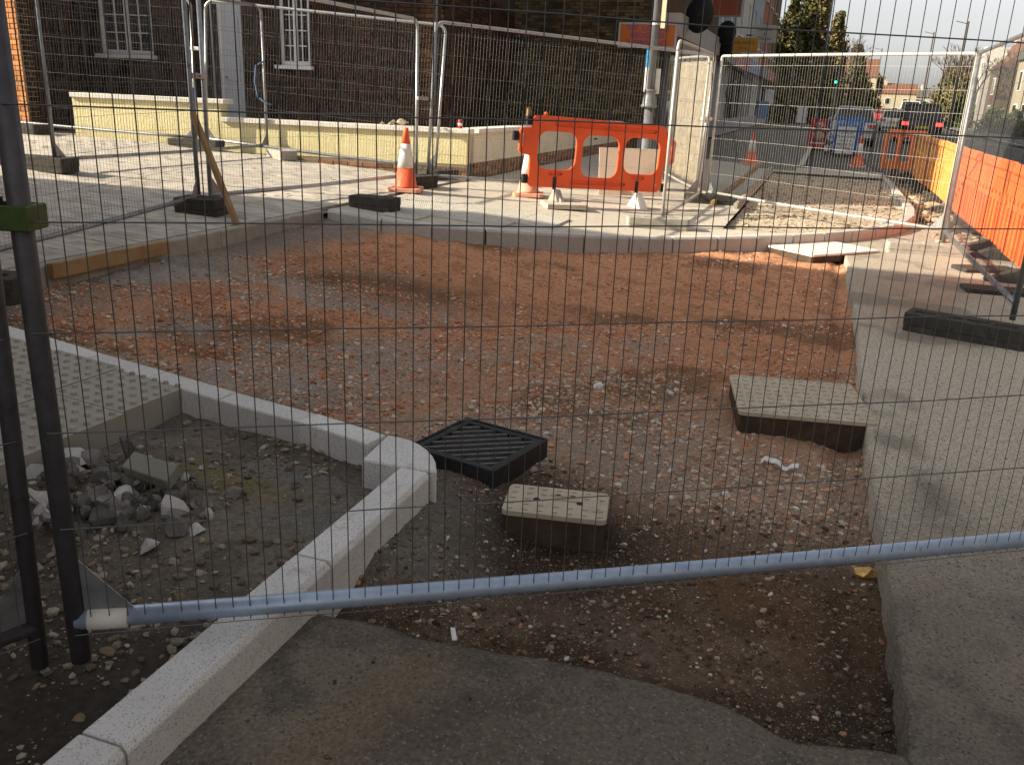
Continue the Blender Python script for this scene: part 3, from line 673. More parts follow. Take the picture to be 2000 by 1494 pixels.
# clips that couple the posts
def clip(p, label, ma=GALV, rz=0, ring=BLUET, s=1., g='fence coupling clips'):
    e = empty('fence_clip', p, rz, label, 'clip', g)
    b = MB(); b.plate([(-.075*s,-.035*s), (.075*s,-.035*s), (.075*s,.035*s), (-.075*s,.035*s)], [[(-.06*s,-.026*s), (-.06*s,.026*s), (.06*s,.026*s), (.06*s,-.026*s)]], .045*s, Matrix.Translation((0,0,-.022*s)))
    b.build('clamp', ma, e, bevel=.003)
    MB().tube([(0, -.06*s, 0), (0, .06*s, 0)], .008*s, 8).build('bolt', GALVD, e); MB().lathe([(.014*s, 0), (.014*s, .012*s)], 6, (0, 0, .022*s)).build('nut', ring, e)
    return e
clip((-1.685, 1.445, 1.205), 'green painted clip joining the near posts at the left edge', GREENCL, .3, IRON, 1.2)
clip((-5.415, 6.885, 1.55), 'clip joining the two posts above the leaning stake', GALV, 1.4)
clip((-4.925, 10.63, 1.42), 'clip joining the two posts above the striped cone', GALV, .9)
clip((-8.65, 11.0, 1.95), 'clip joining the two posts in front of the door', COPING, .15)
clip((-1.66, 13.2, 1.3), 'white clip joining the posts right of the beige sheeting', COPING, .6)
def tape(A, z0, z1, label):
    o = MB().tube([(A[0], A[1], z0), (A[0], A[1], z1)], .025, 10).build('tape_wrap', BLUET); return tag(o, label, 'tape', 'blue tape on fence posts')
tape(B1, 1.05, 1.45, 'blue tape wrapped round the post above the leaning stake')
# knotted blue and white strap hanging on the middle post of the back fence
q = ground((-7.72, 11.30)); b = MB(); b.tube([(q.x+.03, q.y-.04, q.z+1.28), (q.x-.10, q.y-.05, q.z+1.22), (q.x-.13, q.y-.05, q.z+1.0), (q.x-.10, q.y-.04, q.z+.80), (q.x+.02, q.y-.04, q.z+.72), (q.x+.12, q.y-.03, q.z+.70)], .013, 7)
tag(b.build('strap', flat('blue strap', (.07,.13,.24)), smooth=True), 'dark blue strap looped round the fence post by the narrow window', 'strap')

# ============================================================ FENCE FEET
def rrect(x0, y0, x1, y1, r, n=4):
    o = []
    for cx, cy, a in ((x1-r, y0+r, -90), (x1-r, y1-r, 0), (x0+r, y1-r, 90), (x0+r, y0+r, 180)):
        o += [(cx+r*math.cos(R(a+90*k/n)), cy+r*math.sin(R(a+90*k/n))) for k in range(n+1)]
    return o
def foot(px, py, label, L=.70, W=.23, H=.13, rz=0., ma=RUBBER, fn=zf, dz=0., loc=None):
    p = Vector(loc) if loc else at(px, py, fn, dz)
    e = empty('block_foot' if ma is RUBBER else 'concrete_block', p, rz, label, 'block', 'block feet of the site fence')
    holes = [rrect(-L/2+.05+k*(L-.1)/4, -.03, -L/2+.05+k*(L-.1)/4+(L-.1)/4-.035, .03, .012, 2) for k in range(4)]
    b = MB(); b.plate(rrect(-L/2, -W/2, L/2, W/2, .03, 3), holes, H*.6, Matrix.Translation((0,0,H*.4-.01)))
    b.build('body', ma, e, bevel=.006)
    MB().plate(rrect(-L/2+.004, -W/2+.004, L/2-.004, W/2-.004, .03, 3), [], H*.4+.003, Matrix.Translation((0,0,-.01))).build('base', ma, e)
    return e
foot(405, 425, 'black block foot on the paving under the twin posts by the stake', .42, .30, .15, .15, loc=ground((-5.32, 6.72)))
foot(732, 408, 'black block foot lying loose on the kerb corner in front of the striped cone', .52, .24, .14, -.05)
foot(830, 378, 'small dark foot under the twin posts beside the striped cone', .42, .26, .15, 1.2, loc=ground((-4.86, 10.45)))
foot(418, 294, 'dark block foot below the door, against the yellow wall', .80, .24, .13, .12, loc=ground((-8.62, 10.85)))
foot(100, 345, 'long black block foot on the sunny paving at far left', .85, .26, .15, .05, loc=ground((-7.95, 7.42)))
foot(865, 346, 'dark foot at the right end of the yellow wall', .6, .24, .13, 1.2, loc=ground((-5.05, 11.45)))
foot(100, 268, 'dark low block foot in front of the brick pier', 1.0, .3, .14, .03, loc=ground((-11.35, 10.25)))
foot(600, 312, 'weathered foot at the base of the yellow wall behind the paving', .55, .26, .13, -.6, ma=CONCB, loc=ground((-7.35, 11.1)))
foot(1290, 455, 'grey block foot on the kerb below the bright edge-on fence', .70, .23, .13, .3, ma=CONCB, loc=ground((-1.68, 9.98)))
foot(1392, 405, 'dusty dark block foot behind the kerb under the joined white posts', .72, .24, .13, .25, loc=ground((-1.45, 13.0)))
foot(1828, 492, 'dusty block foot on the road edge beside the pale cover', .85, .25, .13, .1, ma=CONCB, loc=ground((1.22, 10.72), zr, .0))
foot(1875, 645, 'black block foot with slots on the road edge at right', .80, .25, .14, -.30, loc=ground((1.12, 6.72), zr, .004))
foot(15, 625, 'dark block foot at the left edge above the tactile slabs', .5, .25, .15, .3, loc=ground((-4.42, 3.62), zf, -.02))

# ============================================================ TIMBER
def beam(name, p, q, w_, h_, ma, label, cat='timber', roll=0., group=None):
    p, q = Vector(p), Vector(q); d = (q-p); L = d.length; e = Vector(p)
    M = d.to_track_quat('X', 'Z').to_matrix().to_4x4() @ Matrix.Rotation(roll, 4, 'X')
    b = MB(); rd = random.Random(3); N = 6
    vs = []
    for i in range(N+1):
        x = L*i/N; j = lambda: rd.uniform(-.003, .003)
        vs += [M @ Vector((x, -w_/2+j(), -h_/2+j())), M @ Vector((x, w_/2+j(), -h_/2+j())), M @ Vector((x, w_/2+j(), h_/2+j())), M @ Vector((x, -w_/2+j(), h_/2+j()))]
    fs = [(4*i+k, 4*i+(k+1) % 4, 4*i+4+(k+1) % 4, 4*i+4+k) for i in range(N) for k in range(4)]+[(3,2,1,0), (4*N, 4*N+1, 4*N+2, 4*N+3)]
    o = b.add(vs, fs).build(name, ma, None, e, bevel=.003); return tag(o, label, cat, group)
sb = at(474, 468, zf, -.12); st = atY(377, 222, 6.62)
beam('wooden_stake', sb, st, .075, .038, TIMBER, 'tall wooden stake leaning against the twin fence posts', roll=.5)
p1, p2 = at(112, 524), at(354, 480)
beam('timber_plank', (-4.672, p1.y, float(zf(-4.67, p1.y))-.03), (-4.672, p2.y, float(zf(-4.67, p2.y))-.03), .05, .10, TIMBER, 'timber plank lying along the edge of the side street paving')

# ============================================================ RED PLASTIC BARRIER
def pbarrier(loc, rz, label, group=None):
    e = empty('plastic_barrier', loc, rz, label, 'barrier', group)
    out = [(.04,.21), (1.93,.21), (1.99,.26), (1.99,.56), (2.13,.58), (2.15,.61), (2.15,.86), (2.12,.89), (2.0,.90), (1.985,.98), (1.95,1.03), (1.88,1.055), (.20,1.06), (.19,1.095), (.165,1.10), (.15,1.06), (.03,1.05), (.01,1.03), (0,.91), (-.14,.90), (-.16,.87), (-.16,.63), (-.13,.60), (0,.58), (0,.25)]
    win = [rrect(.10, .43, .64, .88, .13, 6), rrect(.73, .36, 1.27, .87, .13, 6), rrect(1.36, .43, 1.90, .88, .13, 6)]
    slots = [rrect(.30, .945, 1.82, .995, .024, 4), rrect(.58, .265, 1.42, .31, .022, 4), rrect(.27, .36, .47, .40, .019, 4), rrect(1.50, .36, 1.70, .40, .019, 4), rrect(-.125, .68, -.095, .84, .012, 3), rrect(2.08, .64, 2.11, .82, .012, 3)]
    up = Matrix.Rotation(math.pi/2, 4, 'X')
    b = MB(); b.plate(out, win+slots, .022, Matrix.Translation((0, .0, 0)) @ up); b.build('front_panel', ORANGE, e, bevel=.004)
    wb2 = [rrect(.09, .42, .65, .89, .13, 6), rrect(.72, .35, 1.28, .88, .13, 6), rrect(1.35, .42, 1.91, .89, .13, 6)]
    b = MB(); b.plate([(x*.995+.005, z) for x, z in out], wb2+[rrect(-.125, .68, -.095, .84, .012, 3), rrect(2.08, .64, 2.11, .82, .012, 3)], .02, Matrix.Translation((0, .0215, 0)) @ up); b.build('back_panel', ORANGE, e, bevel=.003)
    for x0, z0 in ((.09, .99), (1.89, .30)): MB().lathe([(.018, 0), (.016, .012), (.006, .018)], 10).build('stud', mat('pale orange plastic', (.80,.42,.28), (.76,.36,.22), 8, .5), e, loc=(x0, -.022, z0)).rotation_euler = (math.pi/2, 0, 0)
    for x0 in (.37, 1.60):
        MB().box((x0, -.028, .265), (.045, .012, .15)).build('strap', BLACK, e, bevel=.002)
        f = MB(); f.plate([(-.22,-.01), (.22,-.01), (.20,.02), (.05,.19), (-.05,.19), (-.20,.02)], [], .05, Matrix.Translation((x0+.025, -.02, .0)) @ Matrix.Rotation(math.pi/2, 4, 'Z') @ up); f.build('foot', CONCB if x0 < 1 else COPING, e, bevel=.006)
    for x0, z0 in ((-.03, .99), (-.20, .80), (2.04, .93), (-.03, .30), (2.05, .27)): MB().box((x0, .02, z0), (.075, .05, .11)).build('coupling_lug', BLACK, e, bevel=.008)
    MB().box((-.045, .03, 1.07), (.04, .04, .13)).build('coupling_peg', TIMBER2, e, bevel=.006)
    return e
bl, br = at(1026, 398), at(1294, 406)
pbarrier(ground((bl.x, bl.y)), math.atan2(br.y-bl.y, br.x-bl.x), 'red plastic barrier with three windows on the far corner').rotation_euler.y = .045
# beige board leaning behind the barrier and small concrete slab in front of it
p = at(1205, 372); o = MB().plate([(0,0), (.92,0), (.92,.66), (0,.66)], [], .018, Matrix.Rotation(math.pi/2, 4, 'X')).build('beige_board', flat('beige board', (.52,.44,.35)), None, ground((-2.55, 12.0)), R(24), bevel=.002)
o.rotation_euler = (R(-14), 0, R(24)); o.location = ground((-2.95, 12.30), zf, .0); tag(o, 'plain beige board leaning behind the middle window of the red barrier', 'board')
sl = at(1100, 405); tag(MB().box((0,0,.03), (.50,.46,.06)).build('loose_slab', CONC, None, ground((sl.x, sl.y), zf, .0), .5, bevel=.006), 'loose square concrete slab lying in front of the red barrier', 'slab')

# ============================================================ CONES
def cone(loc, label, dust=False, H=.75, rz=.3, tilt=0.):
    e = empty('traffic_cone', loc, rz, label, 'traffic cone', 'traffic cones')
    rad = lambda z: .135-(.135-.027)*(z-.045)/(H-.045)
    def seg(name, z0, z1, ma, g=0.): MB().lathe([(rad(z0)+g, z0), (rad(z1)+g, z1)], 24).build(name, ma, e, smooth=False)
    b = MB(); b.plate(rrect(-.20, -.20, .20, .20, .05, 4), [], .045); b.build('base', CONEDUST, e, bevel=.008)
    s = .17 if dust else 0
    b = MB(); b.lathe([(.165, .045), (rad(.075)+.004, .075), (rad(.30), .30)], 24); b.build('lower_body', CONEDUST if dust else CONEOR, e, smooth=True)
    b = MB(); b.lathe([(rad(.28)+.005, .28), (rad(.56)+.005, .56), (rad(.56), .563)], 24); b.build('reflective_sleeve', CONEW, e, smooth=True)
    b = MB(); b.lathe([(rad(.55), .55), (rad(.72), .72), (.024, .748), (.012, .75)], 20); b.build('tip', CONEOR, e, smooth=True)
    if tilt: e.rotation_euler.x = tilt
    return e
cone(ground((-4.80, 9.90)), 'orange and white striped cone on the paving by the fence foot')
cb = at(1040, 385); cone(ground((cb.x-.08, cb.y+.05)), 'dusty pink based cone half hidden behind the left end of the red barrier', True, tilt=0)
cone(ground((-1.62, 21.9)), 'small distant cone standing left of the advertising boards', rz=.8)
cone(ground((.80, 23.6)), 'distant cone standing just left of the far orange barrier', rz=.1)

# ============================================================ COVERS AND GULLY
def quad_frame(px, fn=zr, dz=0.):
    P = [at(*p, fn, dz) for p in px]; c = sum(P, Vector())/4
    ex = ((P[1]-P[0])+(P[2]-P[3]))/2; ey = ((P[0]-P[3])+(P[1]-P[2]))/2
    return c, math.atan2(ex.y, ex.x), ex.to_2d().length, ey.to_2d().length
# black gully grate on its frame
c, rz, w_, h_ = quad_frame([(890,822), (1045,858), (983,926), (829,869)]); s = .44
e = empty('gully_grate', c, rz, 'black iron gully grate with diagonal bars beside the near kerb corner', 'drain grate')
MB().plate(rrect(-.23, -.23, .23, .23, .012, 2), [[(-.217,-.217), (-.217,.217), (.217,.217), (.217,-.217)]], .11, Matrix.Translation((0,0,-.10))).build('frame', IRON, e, bevel=.003)
g = empty('x', (0,0,0)); bpy.data.objects.remove(g)
ring = MB().plate([(-.214,-.214), (.214,-.214), (.214,.214), (-.214,.214)], [[(-.182,-.182), (-.182,.182), (.182,.182), (.182,-.182)]], .03, Matrix.Translation((0,0,-.026))).build('grate_rim', IRON, e, bevel=.003)
h = .185
for k in range(-5, 6):
    t = k*.076                       # bars along the diagonal x-y = t
    a = (max(-h, -h+t), max(-h, -h-t)) ; b_ = (min(h, h+t), min(h, h-t))
    if b_[0]-a[0] < .02: continue
    d = Vector((b_[0]-a[0], b_[1]-a[1], 0)); mid = Vector(((a[0]+b_[0])/2, (a[1]+b_[1])/2, -.012))
    MB().box(mid, (d.length, .015, .024), Matrix.Rotation(math.atan2(d.y, d.x), 3, 'Z')).build('bar', mat('worn iron bar', (.17,.17,.175), (.10,.10,.105), 40, .5, .4), e, bevel=.002)
MB().box((0, 0, -.17), (.47, .47, .12)).build('brick_seat', BOXSIDE, e)
# black sheet standing for the shade of the pit below the bars
b = MB(); b.add([(-.2,-.2,-.10), (.2,-.2,-.10), (.2,.2,-.10), (-.2,.2,-.10)], [(0,1,2,3)]); b.build('pit_shade', BLACK, e)
def chamber(px, label, name, top=DUSTIRON, side=BOXSIDE, dep=.20, nx=7, ny=4, lift=0., kind=0, text=None):
    c, rz, w_, h_ = quad_frame(px, zr, lift)
    e = empty(name, c, rz, label, 'chamber cover')
    MB().plate(rrect(-w_/2+.008, -h_/2+.008, w_/2-.008, h_/2-.008, .02, 3), [], dep, Matrix.Translation((0,0,-dep-.018))).build('chamber', side, e)
    MB().plate(rrect(-w_/2, -h_/2, w_/2, h_/2, .025, 4), [], .022, Matrix.Translation((0,0,-.022))).build('lid', top, e, bevel=.004)
    b = MB(); rd = random.Random(5)
    for i in range(nx):
        for j in range(ny):
            x = -w_/2+w_*(i+.5)/nx; y = -h_/2+h_*(j+.5)/ny
            if kind == 1 and (abs(y) < h_*.2 and -.1*w_ < x): continue
            a = (.6 if (i+j) % 2 else -.6) if kind == 0 else .2
            b.box((x, y, .002), (.034 if kind == 0 else .020, .009 if kind == 0 else .014, .006), Matrix.Rotation(a, 3, 'Z'))
    if b.v: tag(b.build('tread_studs', top, e), kind='stuff')
    if kind == 1:
        for x in (-.08, .09): MB().lathe([(.013, 0), (.012, .003)], 10, (x, 0, 0)).build('lifting_hole', BLACK, e)
        for k in range(2): MB().box((.02+.01*k, .05-.035*k, .002), (.10, .012, .006)).build('raised_bar', top, e)
        MB().box((.155, -.005, .002), (.022, .11, .006)).build('raised_bar', top, e)
    return e
chamber([(1006,944), (1201,966), (1174,1016), (970,994)], 'small dusty chamber cover on a dark box in the foreground soil', 'chamber_cover', nx=7, ny=5, kind=1, dep=.22)
chamber([(1443,732), (1680,753), (1696,825), (1423,801)], 'large rectangular dusty chamber cover against the road edge', 'chamber_cover', nx=13, ny=9, dep=.22, lift=.02)
chamber([(1513,479), (1643,470), (1704,490), (1574,499)], 'pale blank cover in sunlight below the curved kerb', 'chamber_cover', top=WHITECOV, nx=0, ny=0, dep=.07, lift=.03)

# ============================================================ RUBBLE PILE
def rock_mesh(seed, ma, sub=2):
    rd = random.Random(seed); bm = bmesh.new(); bmesh.ops.create_icosphere(bm, subdivisions=sub, radius=1)
    for v in bm.verts: v.co *= 1.25
    pl = [(Vector((rd.uniform(-1,1), rd.uniform(-1,1), rd.uniform(-1,1))).normalized(), rd.uniform(.38, .72)) for _ in range(11)]
    for v in bm.verts:
        for n, d in pl:
            k = v.co.dot(n)
            if k > d: v.co -= n*(k-d)
        v.co *= 1+rd.uniform(-.04, .04)
    me = bpy.data.meshes.new('rubble_lump'); bm.to_mesh(me); bm.free(); me.materials.append(ma); return me
RM = [rock_mesh(k, RUBBLE) for k in range(6)]; RW = [rock_mesh(k+20, RUBBLEW) for k in range(3)]
rd = random.Random(9)
for k in range(150):
    white = rd.random() < .2
    px = rd.gauss(235, 112); py = rd.gauss(985, 45)
    if not (55 < px < 440 and 905 < py < 1085): px, py = rd.uniform(70, 400), rd.uniform(930, 1050)
    p = at(px, py, zf, -.1); s = (.014+.042*rd.random()**1.6)*(1.0 if px < 360 else .7)
    o = link('rubble_lump', rd.choice(RW if white else RM), None, (p.x, p.y, float(bed_z(p.x, p.y))+s*.35+rd.choice([0, 0, 0, .03]))); o.rotation_euler = (rd.uniform(0,6), rd.uniform(0,6), rd.uniform(0,6)); o.scale = (s*rd.uniform(.8,1.4), s, s*rd.uniform(.6,.9))
    if white: tag(o, 'pale broken lump in the rubble pile behind the near kerb', 'rubble', 'pale lumps of the rubble pile')
    else: tag(o, 'dark grey broken lump in the rubble pile behind the near kerb', 'rubble', 'dark lumps of the rubble pile')
for (px, py, s, lab, M_) in [(458, 975, .045, 'lone grey lump lying right of the rubble pile', RM[1]), (145, 925, .07, 'white chunk at the back left of the rubble pile', RW[0]), (288, 1070, .036, 'pale flat lump in front of the rubble pile', RW[1]), (382, 1040, .034, 'white angular lump at the front right of the rubble pile', RW[2])]:
    p = at(px, py, zf, -.1); o = link('rubble_lump', M_, None, (p.x, p.y, float(bed_z(p.x, p.y))+s*.4)); o.scale = (s*1.3, s, s*.75); o.rotation_euler = (.3, .2, px); tag(o, lab, 'rubble', 'single lumps round the rubble pile')
p = at(300, 955, zf, -.05); o = MB().box((0,0,0), (.19, .075, .055)).build('kerb_offcut', mat('greenish grey concrete', (.27,.28,.23), (.22,.23,.19), 9, .9, 0, .4, 90), None, (p.x, p.y, float(bed_z(p.x, p.y))+.085), .05, bevel=.004)
o.rotation_euler = (.5, .12, .02); tag(o, 'broken rectangular kerb offcut lying on top of the rubble pile', 'rubble')

# ============================================================ LITTER
def crumple(px, py, s, ma, label, seed=1, fn=zr, dz=-.13, flat_=.35, name='litter', zfn=trench_z):
    rd = random.Random(seed); bm = bmesh.new(); bmesh.ops.create_icosphere(bm, subdivisions=2, radius=1)
    for v in bm.verts: v.co *= rd.uniform(.55, 1.15); v.co.z *= flat_
    me = bpy.data.meshes.new(name); bm.to_mesh(me); bm.free(); me.materials.append(ma)
    p = at(px, py, fn, dz); o = link(name, me, None, (p.x, p.y, float(zfn(p.x, p.y))+s*flat_*.6), seed); o.scale = (s, s*.7, s); return tag(o, label, 'litter')
crumple(1688, 1118, .048, GOLD, 'crumpled golden wrapper by the road edge below the blue rail', 3, flat_=.6)
crumple(1168, 778, .035, PAPER, 'white crumpled tissue on the red stones', 4, flat_=.7)
crumple(1416, 975, .024, PAPER, 'small white scrap right of the small chamber cover', 5)
crumple(1552, 998, .020, PAPER, 'tiny white scrap below the white paper strip', 6)
crumple(1292, 826, .016, flat('purple plastic', (.22,.10,.42)), 'tiny purple scrap above the small chamber cover', 7, flat_=.6)
p = at(1520, 918, zr, -.12); b = MB(); N = 10
vs = []
for i in range(N+1):
    t = i/N; x = (t-.5)*.17; z = .012+.016*math.sin(t*7)+.008*math.sin(t*17); vs += [(x, -.016+.006*math.sin(t*5), z), (x+.004, .018+.008*math.sin(t*6), z+.008)]
b.add(vs, [(2*i, 2*i+2, 2*i+3, 2*i+1) for i in range(N)])
o = b.build('paper_strip', PAPER, None, (p.x, p.y, float(trench_z(p.x, p.y))+.012), .1); o.modifiers.new('t', 'SOLIDIFY').thickness = .0015; tag(o, 'curled strip of white paper on the soil near the road edge', 'litter')
o = MB().box((0,0,0), (.014,.045,.003)).build('wood_chip', PAPER, None, (0,0,0)); p = at(886, 1240, zr); o.location = (p.x, p.y, .008); o.rotation_euler = (.3, .2, .6); tag(o, 'small pale splinter on the edge of the foreground asphalt', 'litter')
rs = np.random.RandomState(77); n = 60
xx = -1.1+1.45*rs.rand(n); yy = 1.0+.95*rs.rand(n)
tag(stones('asphalt_crumbs', np.c_[xx, yy, zr(xx, yy)+.003], .0025+.008*rs.rand(n)**3, pick(rs, [(.08,.07,.06), (.18,.16,.14), (.06,.05,.045)], n), 78), 'dark crumbs scattered on the foreground asphalt', 'gravel', kind='stuff')

# ============================================================ ORANGE BARRIERS ALONG THE ROAD
def road_barrier(y0, L, ma, label, k):
    e = empty('road_barrier', (1.98+.02*math.sin(k*2.1), y0, float(zr(2, y0))), math.pi/2+.012*math.sin(k*1.7), label, 'barrier', 'orange barriers along the road')
    out = rrect(0, .10, L, 1.03, .05, 3); up = Matrix.Rotation(math.pi/2, 4, 'X')
    MB().plate(out, [], .035, Matrix.Translation((0, .018, 0)) @ up).build('panel', ma, e, bevel=.006)
    for s in (-1, 1):
        MB().box((L/2, s*.032, .97), (L-.08, .034, .10)).build('top_rail', ma, e, bevel=.012, seg=2)
        MB().box((L/2, s*.028, .60), (L-.2, .022, .06)).build('mid_rail', ma, e, bevel=.006)
    for i in range(9):
        x = .14+(L-.28)*i/8
        MB().box((x, .030, .40), (.045, .026, .56)).build('rib', ma, e, bevel=.006); MB().box((x, -.030, .40), (.045, .026, .56)).build('rib', ma, e, bevel=.006)
    for x in (.28, L-.28): MB().plate([(-.36,-.015), (.36,-.015), (.36,.02), (.10,.13), (-.10,.13), (-.36,.02)], [], .15, Matrix.Translation((x+.075, 0, 0)) @ Matrix.Rotation(math.pi/2, 4, 'Z') @ up).build('foot', RUBBER, e, bevel=.006)
    return e
yb = 8.9; k = 0
labs = ['nearest orange road barrier at the right edge', 'second orange road barrier from the right edge', 'third orange road barrier from the right edge', 'first yellowish road barrier beyond the orange ones', 'second yellowish road barrier beyond the orange ones', 'third yellowish road barrier, sunlit', 'farthest yellowish road barrier next to the three slot barrier']
for lab in labs:
    road_barrier(yb, 2.0, ORANGEW if k < 3 else YELLOWP, lab, k); yb += 2.04; k += 1
p = at(1718, 322, zr)
e = empty('slotted_barrier', (1.32, 23.6, float(zr(2, 23.6))), R(-6), 'upright orange barrier with three tall slots at the end of the barrier row', 'barrier')
up = Matrix.Rotation(math.pi/2, 4, 'X')
MB().plate([(.0,.12), (1.0,.12), (1.0,.95), (.90,1.05), (.10,1.05), (0,.95)], [rrect(.12, .35, .30, .88, .07, 4), rrect(.41, .30, .59, .88, .07, 4), rrect(.70, .35, .88, .88, .07, 4)], .05, up).build('panel', ORANGEW, e, bevel=.008)
for x in (.2, .8): MB().plate([(-.3,-.01), (.3,-.01), (.3,.03), (.1,.14), (-.1,.14), (-.3,.03)], [], .14, Matrix.Translation((x+.07, -.02, 0)) @ Matrix.Rotation(math.pi/2, 4, 'Z') @ up).build('foot', RUBBER, e, bevel=.005)
MB().box((.5, -.06, .97), (.8, .03, .06)).build('top_rail', ORANGEW, e, bevel=.006)
# rubber slabs lying by the barriers
for (px, py, rz, lab) in [(1925, 530, .4, 'flat grey rubber slab lying beside the nearest orange barrier'), (1950, 572, .1, 'flat dark rubber slab lying behind the slotted fence foot')]:
    p = at(px, py, zr); tag(MB().plate(rrect(-.30, -.14, .30, .14, .02, 2), [], .035).build('rubber_slab', RUBBER, None, ground((p.x, p.y), zr, .004), rz, bevel=.005), lab, 'slab')
# ============================================================ BRICKWORK
def brick_variants(name, ma): return [MB().box((0,0,0), (l, .03, .063)).mesh(name, ma, bevel=.003) for l in (.213, .208)]
BV = {}
def inframe(p):
    v = Vector((p.x, p.y, p.z-CAM_H)); wd = v.dot(FW)
    if wd < .1: return False
    px = 1000+F_PX*v.dot(RT)/wd; py = 747-F_PX*v.dot(UP)/wd
    return 10 < px < 1990 and 0 < py < 1494
def brickwall(thing, wname, loc, rz, s0, s1, z0, z1, ztop, openings, ma, mortar, nind=300, thick=.22, bond='stretcher', proud=.004):
    # wall part with openings; its outer face is local y=0 facing -Y; bricks are its children
    up = Matrix.Rotation(math.pi/2, 4, 'X')
    holes = [[(a, c), (a, d_), (b_, d_), (b_, c)] for a, b_, c, d_ in openings]
    wobj = MB().plate([(s0, z0), (s1, z0), (s1, ztop), (s0, ztop)], holes, thick, Matrix.Translation((0, thick+.008, 0)) @ up).build(wname, mortar, thing, loc, rz)
    M = Matrix.Translation(thing.location) @ Matrix.Rotation(thing.rotation_euler.z, 4, 'Z') @ Matrix.Translation(Vector(loc)) @ Matrix.Rotation(rz, 4, 'Z')
    cells = []; row = 0; z = z0+.037
    while z < z1:
        x = s0+(.1125 if row % 2 else .0)
        xs = []
        if row % 2: xs.append((s0, s0+.105))
        while x < s1-.02: xs.append((x+.006, min(x+.2195, s1))); x += .225
        for a, b_ in xs:
            segs = [(a, b_)]
            for o0, o1, c0, c1 in openings:
                if c0-.03 < z < c1+.03:
                    ns = []
                    for p, q in segs:
                        if q <= o0 or p >= o1: ns.append((p, q))
                        else:
                            if p < o0-.02: ns.append((p, o0))
                            if q > o1+.02: ns.append((o1, q))
                    segs = ns
            cells += [((p+q)/2, z, q-p) for p, q in segs if q-p > .03]
        z += .075; row += 1
    if ma.name not in BV: BV[ma.name] = brick_variants('brick', ma)
    order = sorted(cells, key=lambda c: (0 if inframe(M @ Vector((c[0], 0, c[1]))) else 1, (M @ Vector((c[0], 0, c[1]))).length))
    rest = MB()
    for k, (x, z, l) in enumerate(order):
        y = .012+random.uniform(-.003, .003)-proud
        if k < nind:
            o = link('brick', BV[ma.name][k % 2], wobj, (x, y, z)); o.scale.x = l/.213
        else: rest.box((x, y, z), (l-.004, .03, .063))
    if rest.v: tag(rest.build('brick_courses', ma, wobj), kind='stuff')
    return wobj
# ============================================================ YELLOW WALL
WA = R(10.3); WO = Vector((-10.79, 10.81, 0)); WD = Vector((math.cos(WA), math.sin(WA), 0)); WN = Vector((math.sin(WA), -math.cos(WA), 0))
def wpt(s, off=0): return WO+WD*s-WN*off        # off: metres behind the wall line
e = empty('garden_wall', wpt(0), WA, 'low yellow rendered wall with white coping along the side street', 'wall')
MB().box((1.19, .11, .86), (2.38, .22, .72)).build('render', YWALL, e, bevel=.004)
MB().box((4.22, .11, .745), (3.72, .216, .43)).build('render', YWALL, e, bevel=.004)
def copings(e, s0, s1, z, t=.065, w_=.32, y0=.11):
    n = max(1, round((s1-s0)/.9)); L = (s1-s0)/n
    for k in range(n): MB().box((s0+L*(k+.5), y0, z-t/2), (L-.006, w_, t)).build('coping_stone', COPING, e, bevel=.006)
copings(e, -.03, 2.46, 1.275); copings(e, 2.38, 6.13, 1.025)
brickwall(e, 'plinth', (0, 0, 0), 0, 2.40, 6.08, .20, .52, .535, [], PLBRICK, MORTARL, thick=.20, proud=.0)
brickwall(e, 'plinth', (0, .001, 0), 0, .05, 2.38, .28, .56, .50, [], PLBRICK, MORTARL, 60, thick=.20, proud=.0)
cor = wpt(6.08)
e2 = empty('garden_wall', (cor.x-.004, cor.y+.2, 0), math.pi/2, 'low wall toned cream for shade, running back along the main road behind the red barrier', 'wall')
MB().box((4.95, .11, .745), (9.7, .216, .43)).build('render', mat('shade toned render with stains', (.74,.70,.58), (.66,.62,.50), 2, .88, 0, .3, 30, dirt=((.48,.44,.34), 2.5, .60)), e2, bevel=.004)  # cream instead of yellow: this face's shade is put into the colour
copings(e2, .14, 9.8, 1.023)
brickwall(e2, 'plinth', (0, 0, 0), 0, .10, 9.8, .10, .52, .535, [], PLBRICK, MORTARL, 200, thick=.20, proud=0)
# can and stones on the coping
cp = wpt(5.95, .10); e = empty('drinks_can', (cp.x, cp.y, 1.025), 0, 'red drinks can standing on the corner of the white coping', 'can')
MB().lathe([(.028, 0), (.033, .008), (.033, .105), (.027, .118)], 16).build('body', REDC, e, smooth=True); MB().lathe([(.026, .116), (.026, .121)], 16).build('lid', GALV, e)
MB().lathe([(.0335, .04), (.0335, .075)], 16).build('label_band', PAPER, e, smooth=True)
for k, (s, r_) in enumerate(((4.95, .07), (5.12, .09), (4.80, .05))):
    q = wpt(s, .11); o = link('stone_lump', rock_mesh(40+k, mat('sandy stone', (.50,.42,.30), (.42,.34,.24), 9, .95)), None, (q.x, q.y, 1.025+r_*.45)); o.scale = (r_, r_*.8, r_*.6)
    tag(o, ['sandy lump on the coping above the striped cone, the middle one', 'largest sandy lump on the coping above the striped cone', 'smallest sandy lump on the coping above the striped cone'][k], 'stone', 'sandy lumps on the coping')
# mound of soil and low planting behind the wall: the house garden
x, y, Fq = grid(-11.3, -4.9, 11.2, 21.8, .15)
sel = (y[Fq].mean(1) > 10.81+.18*(x[Fq].mean(1)+10.79)+.25); zz = .62+.08*(fbm(x, y, 1, 3)-.5)+.0*x
tag(link('garden_soil', np_mesh('garden_soil', np.c_[x, y, zz], Fq[sel], SOIL, None, True)), kind='structure')

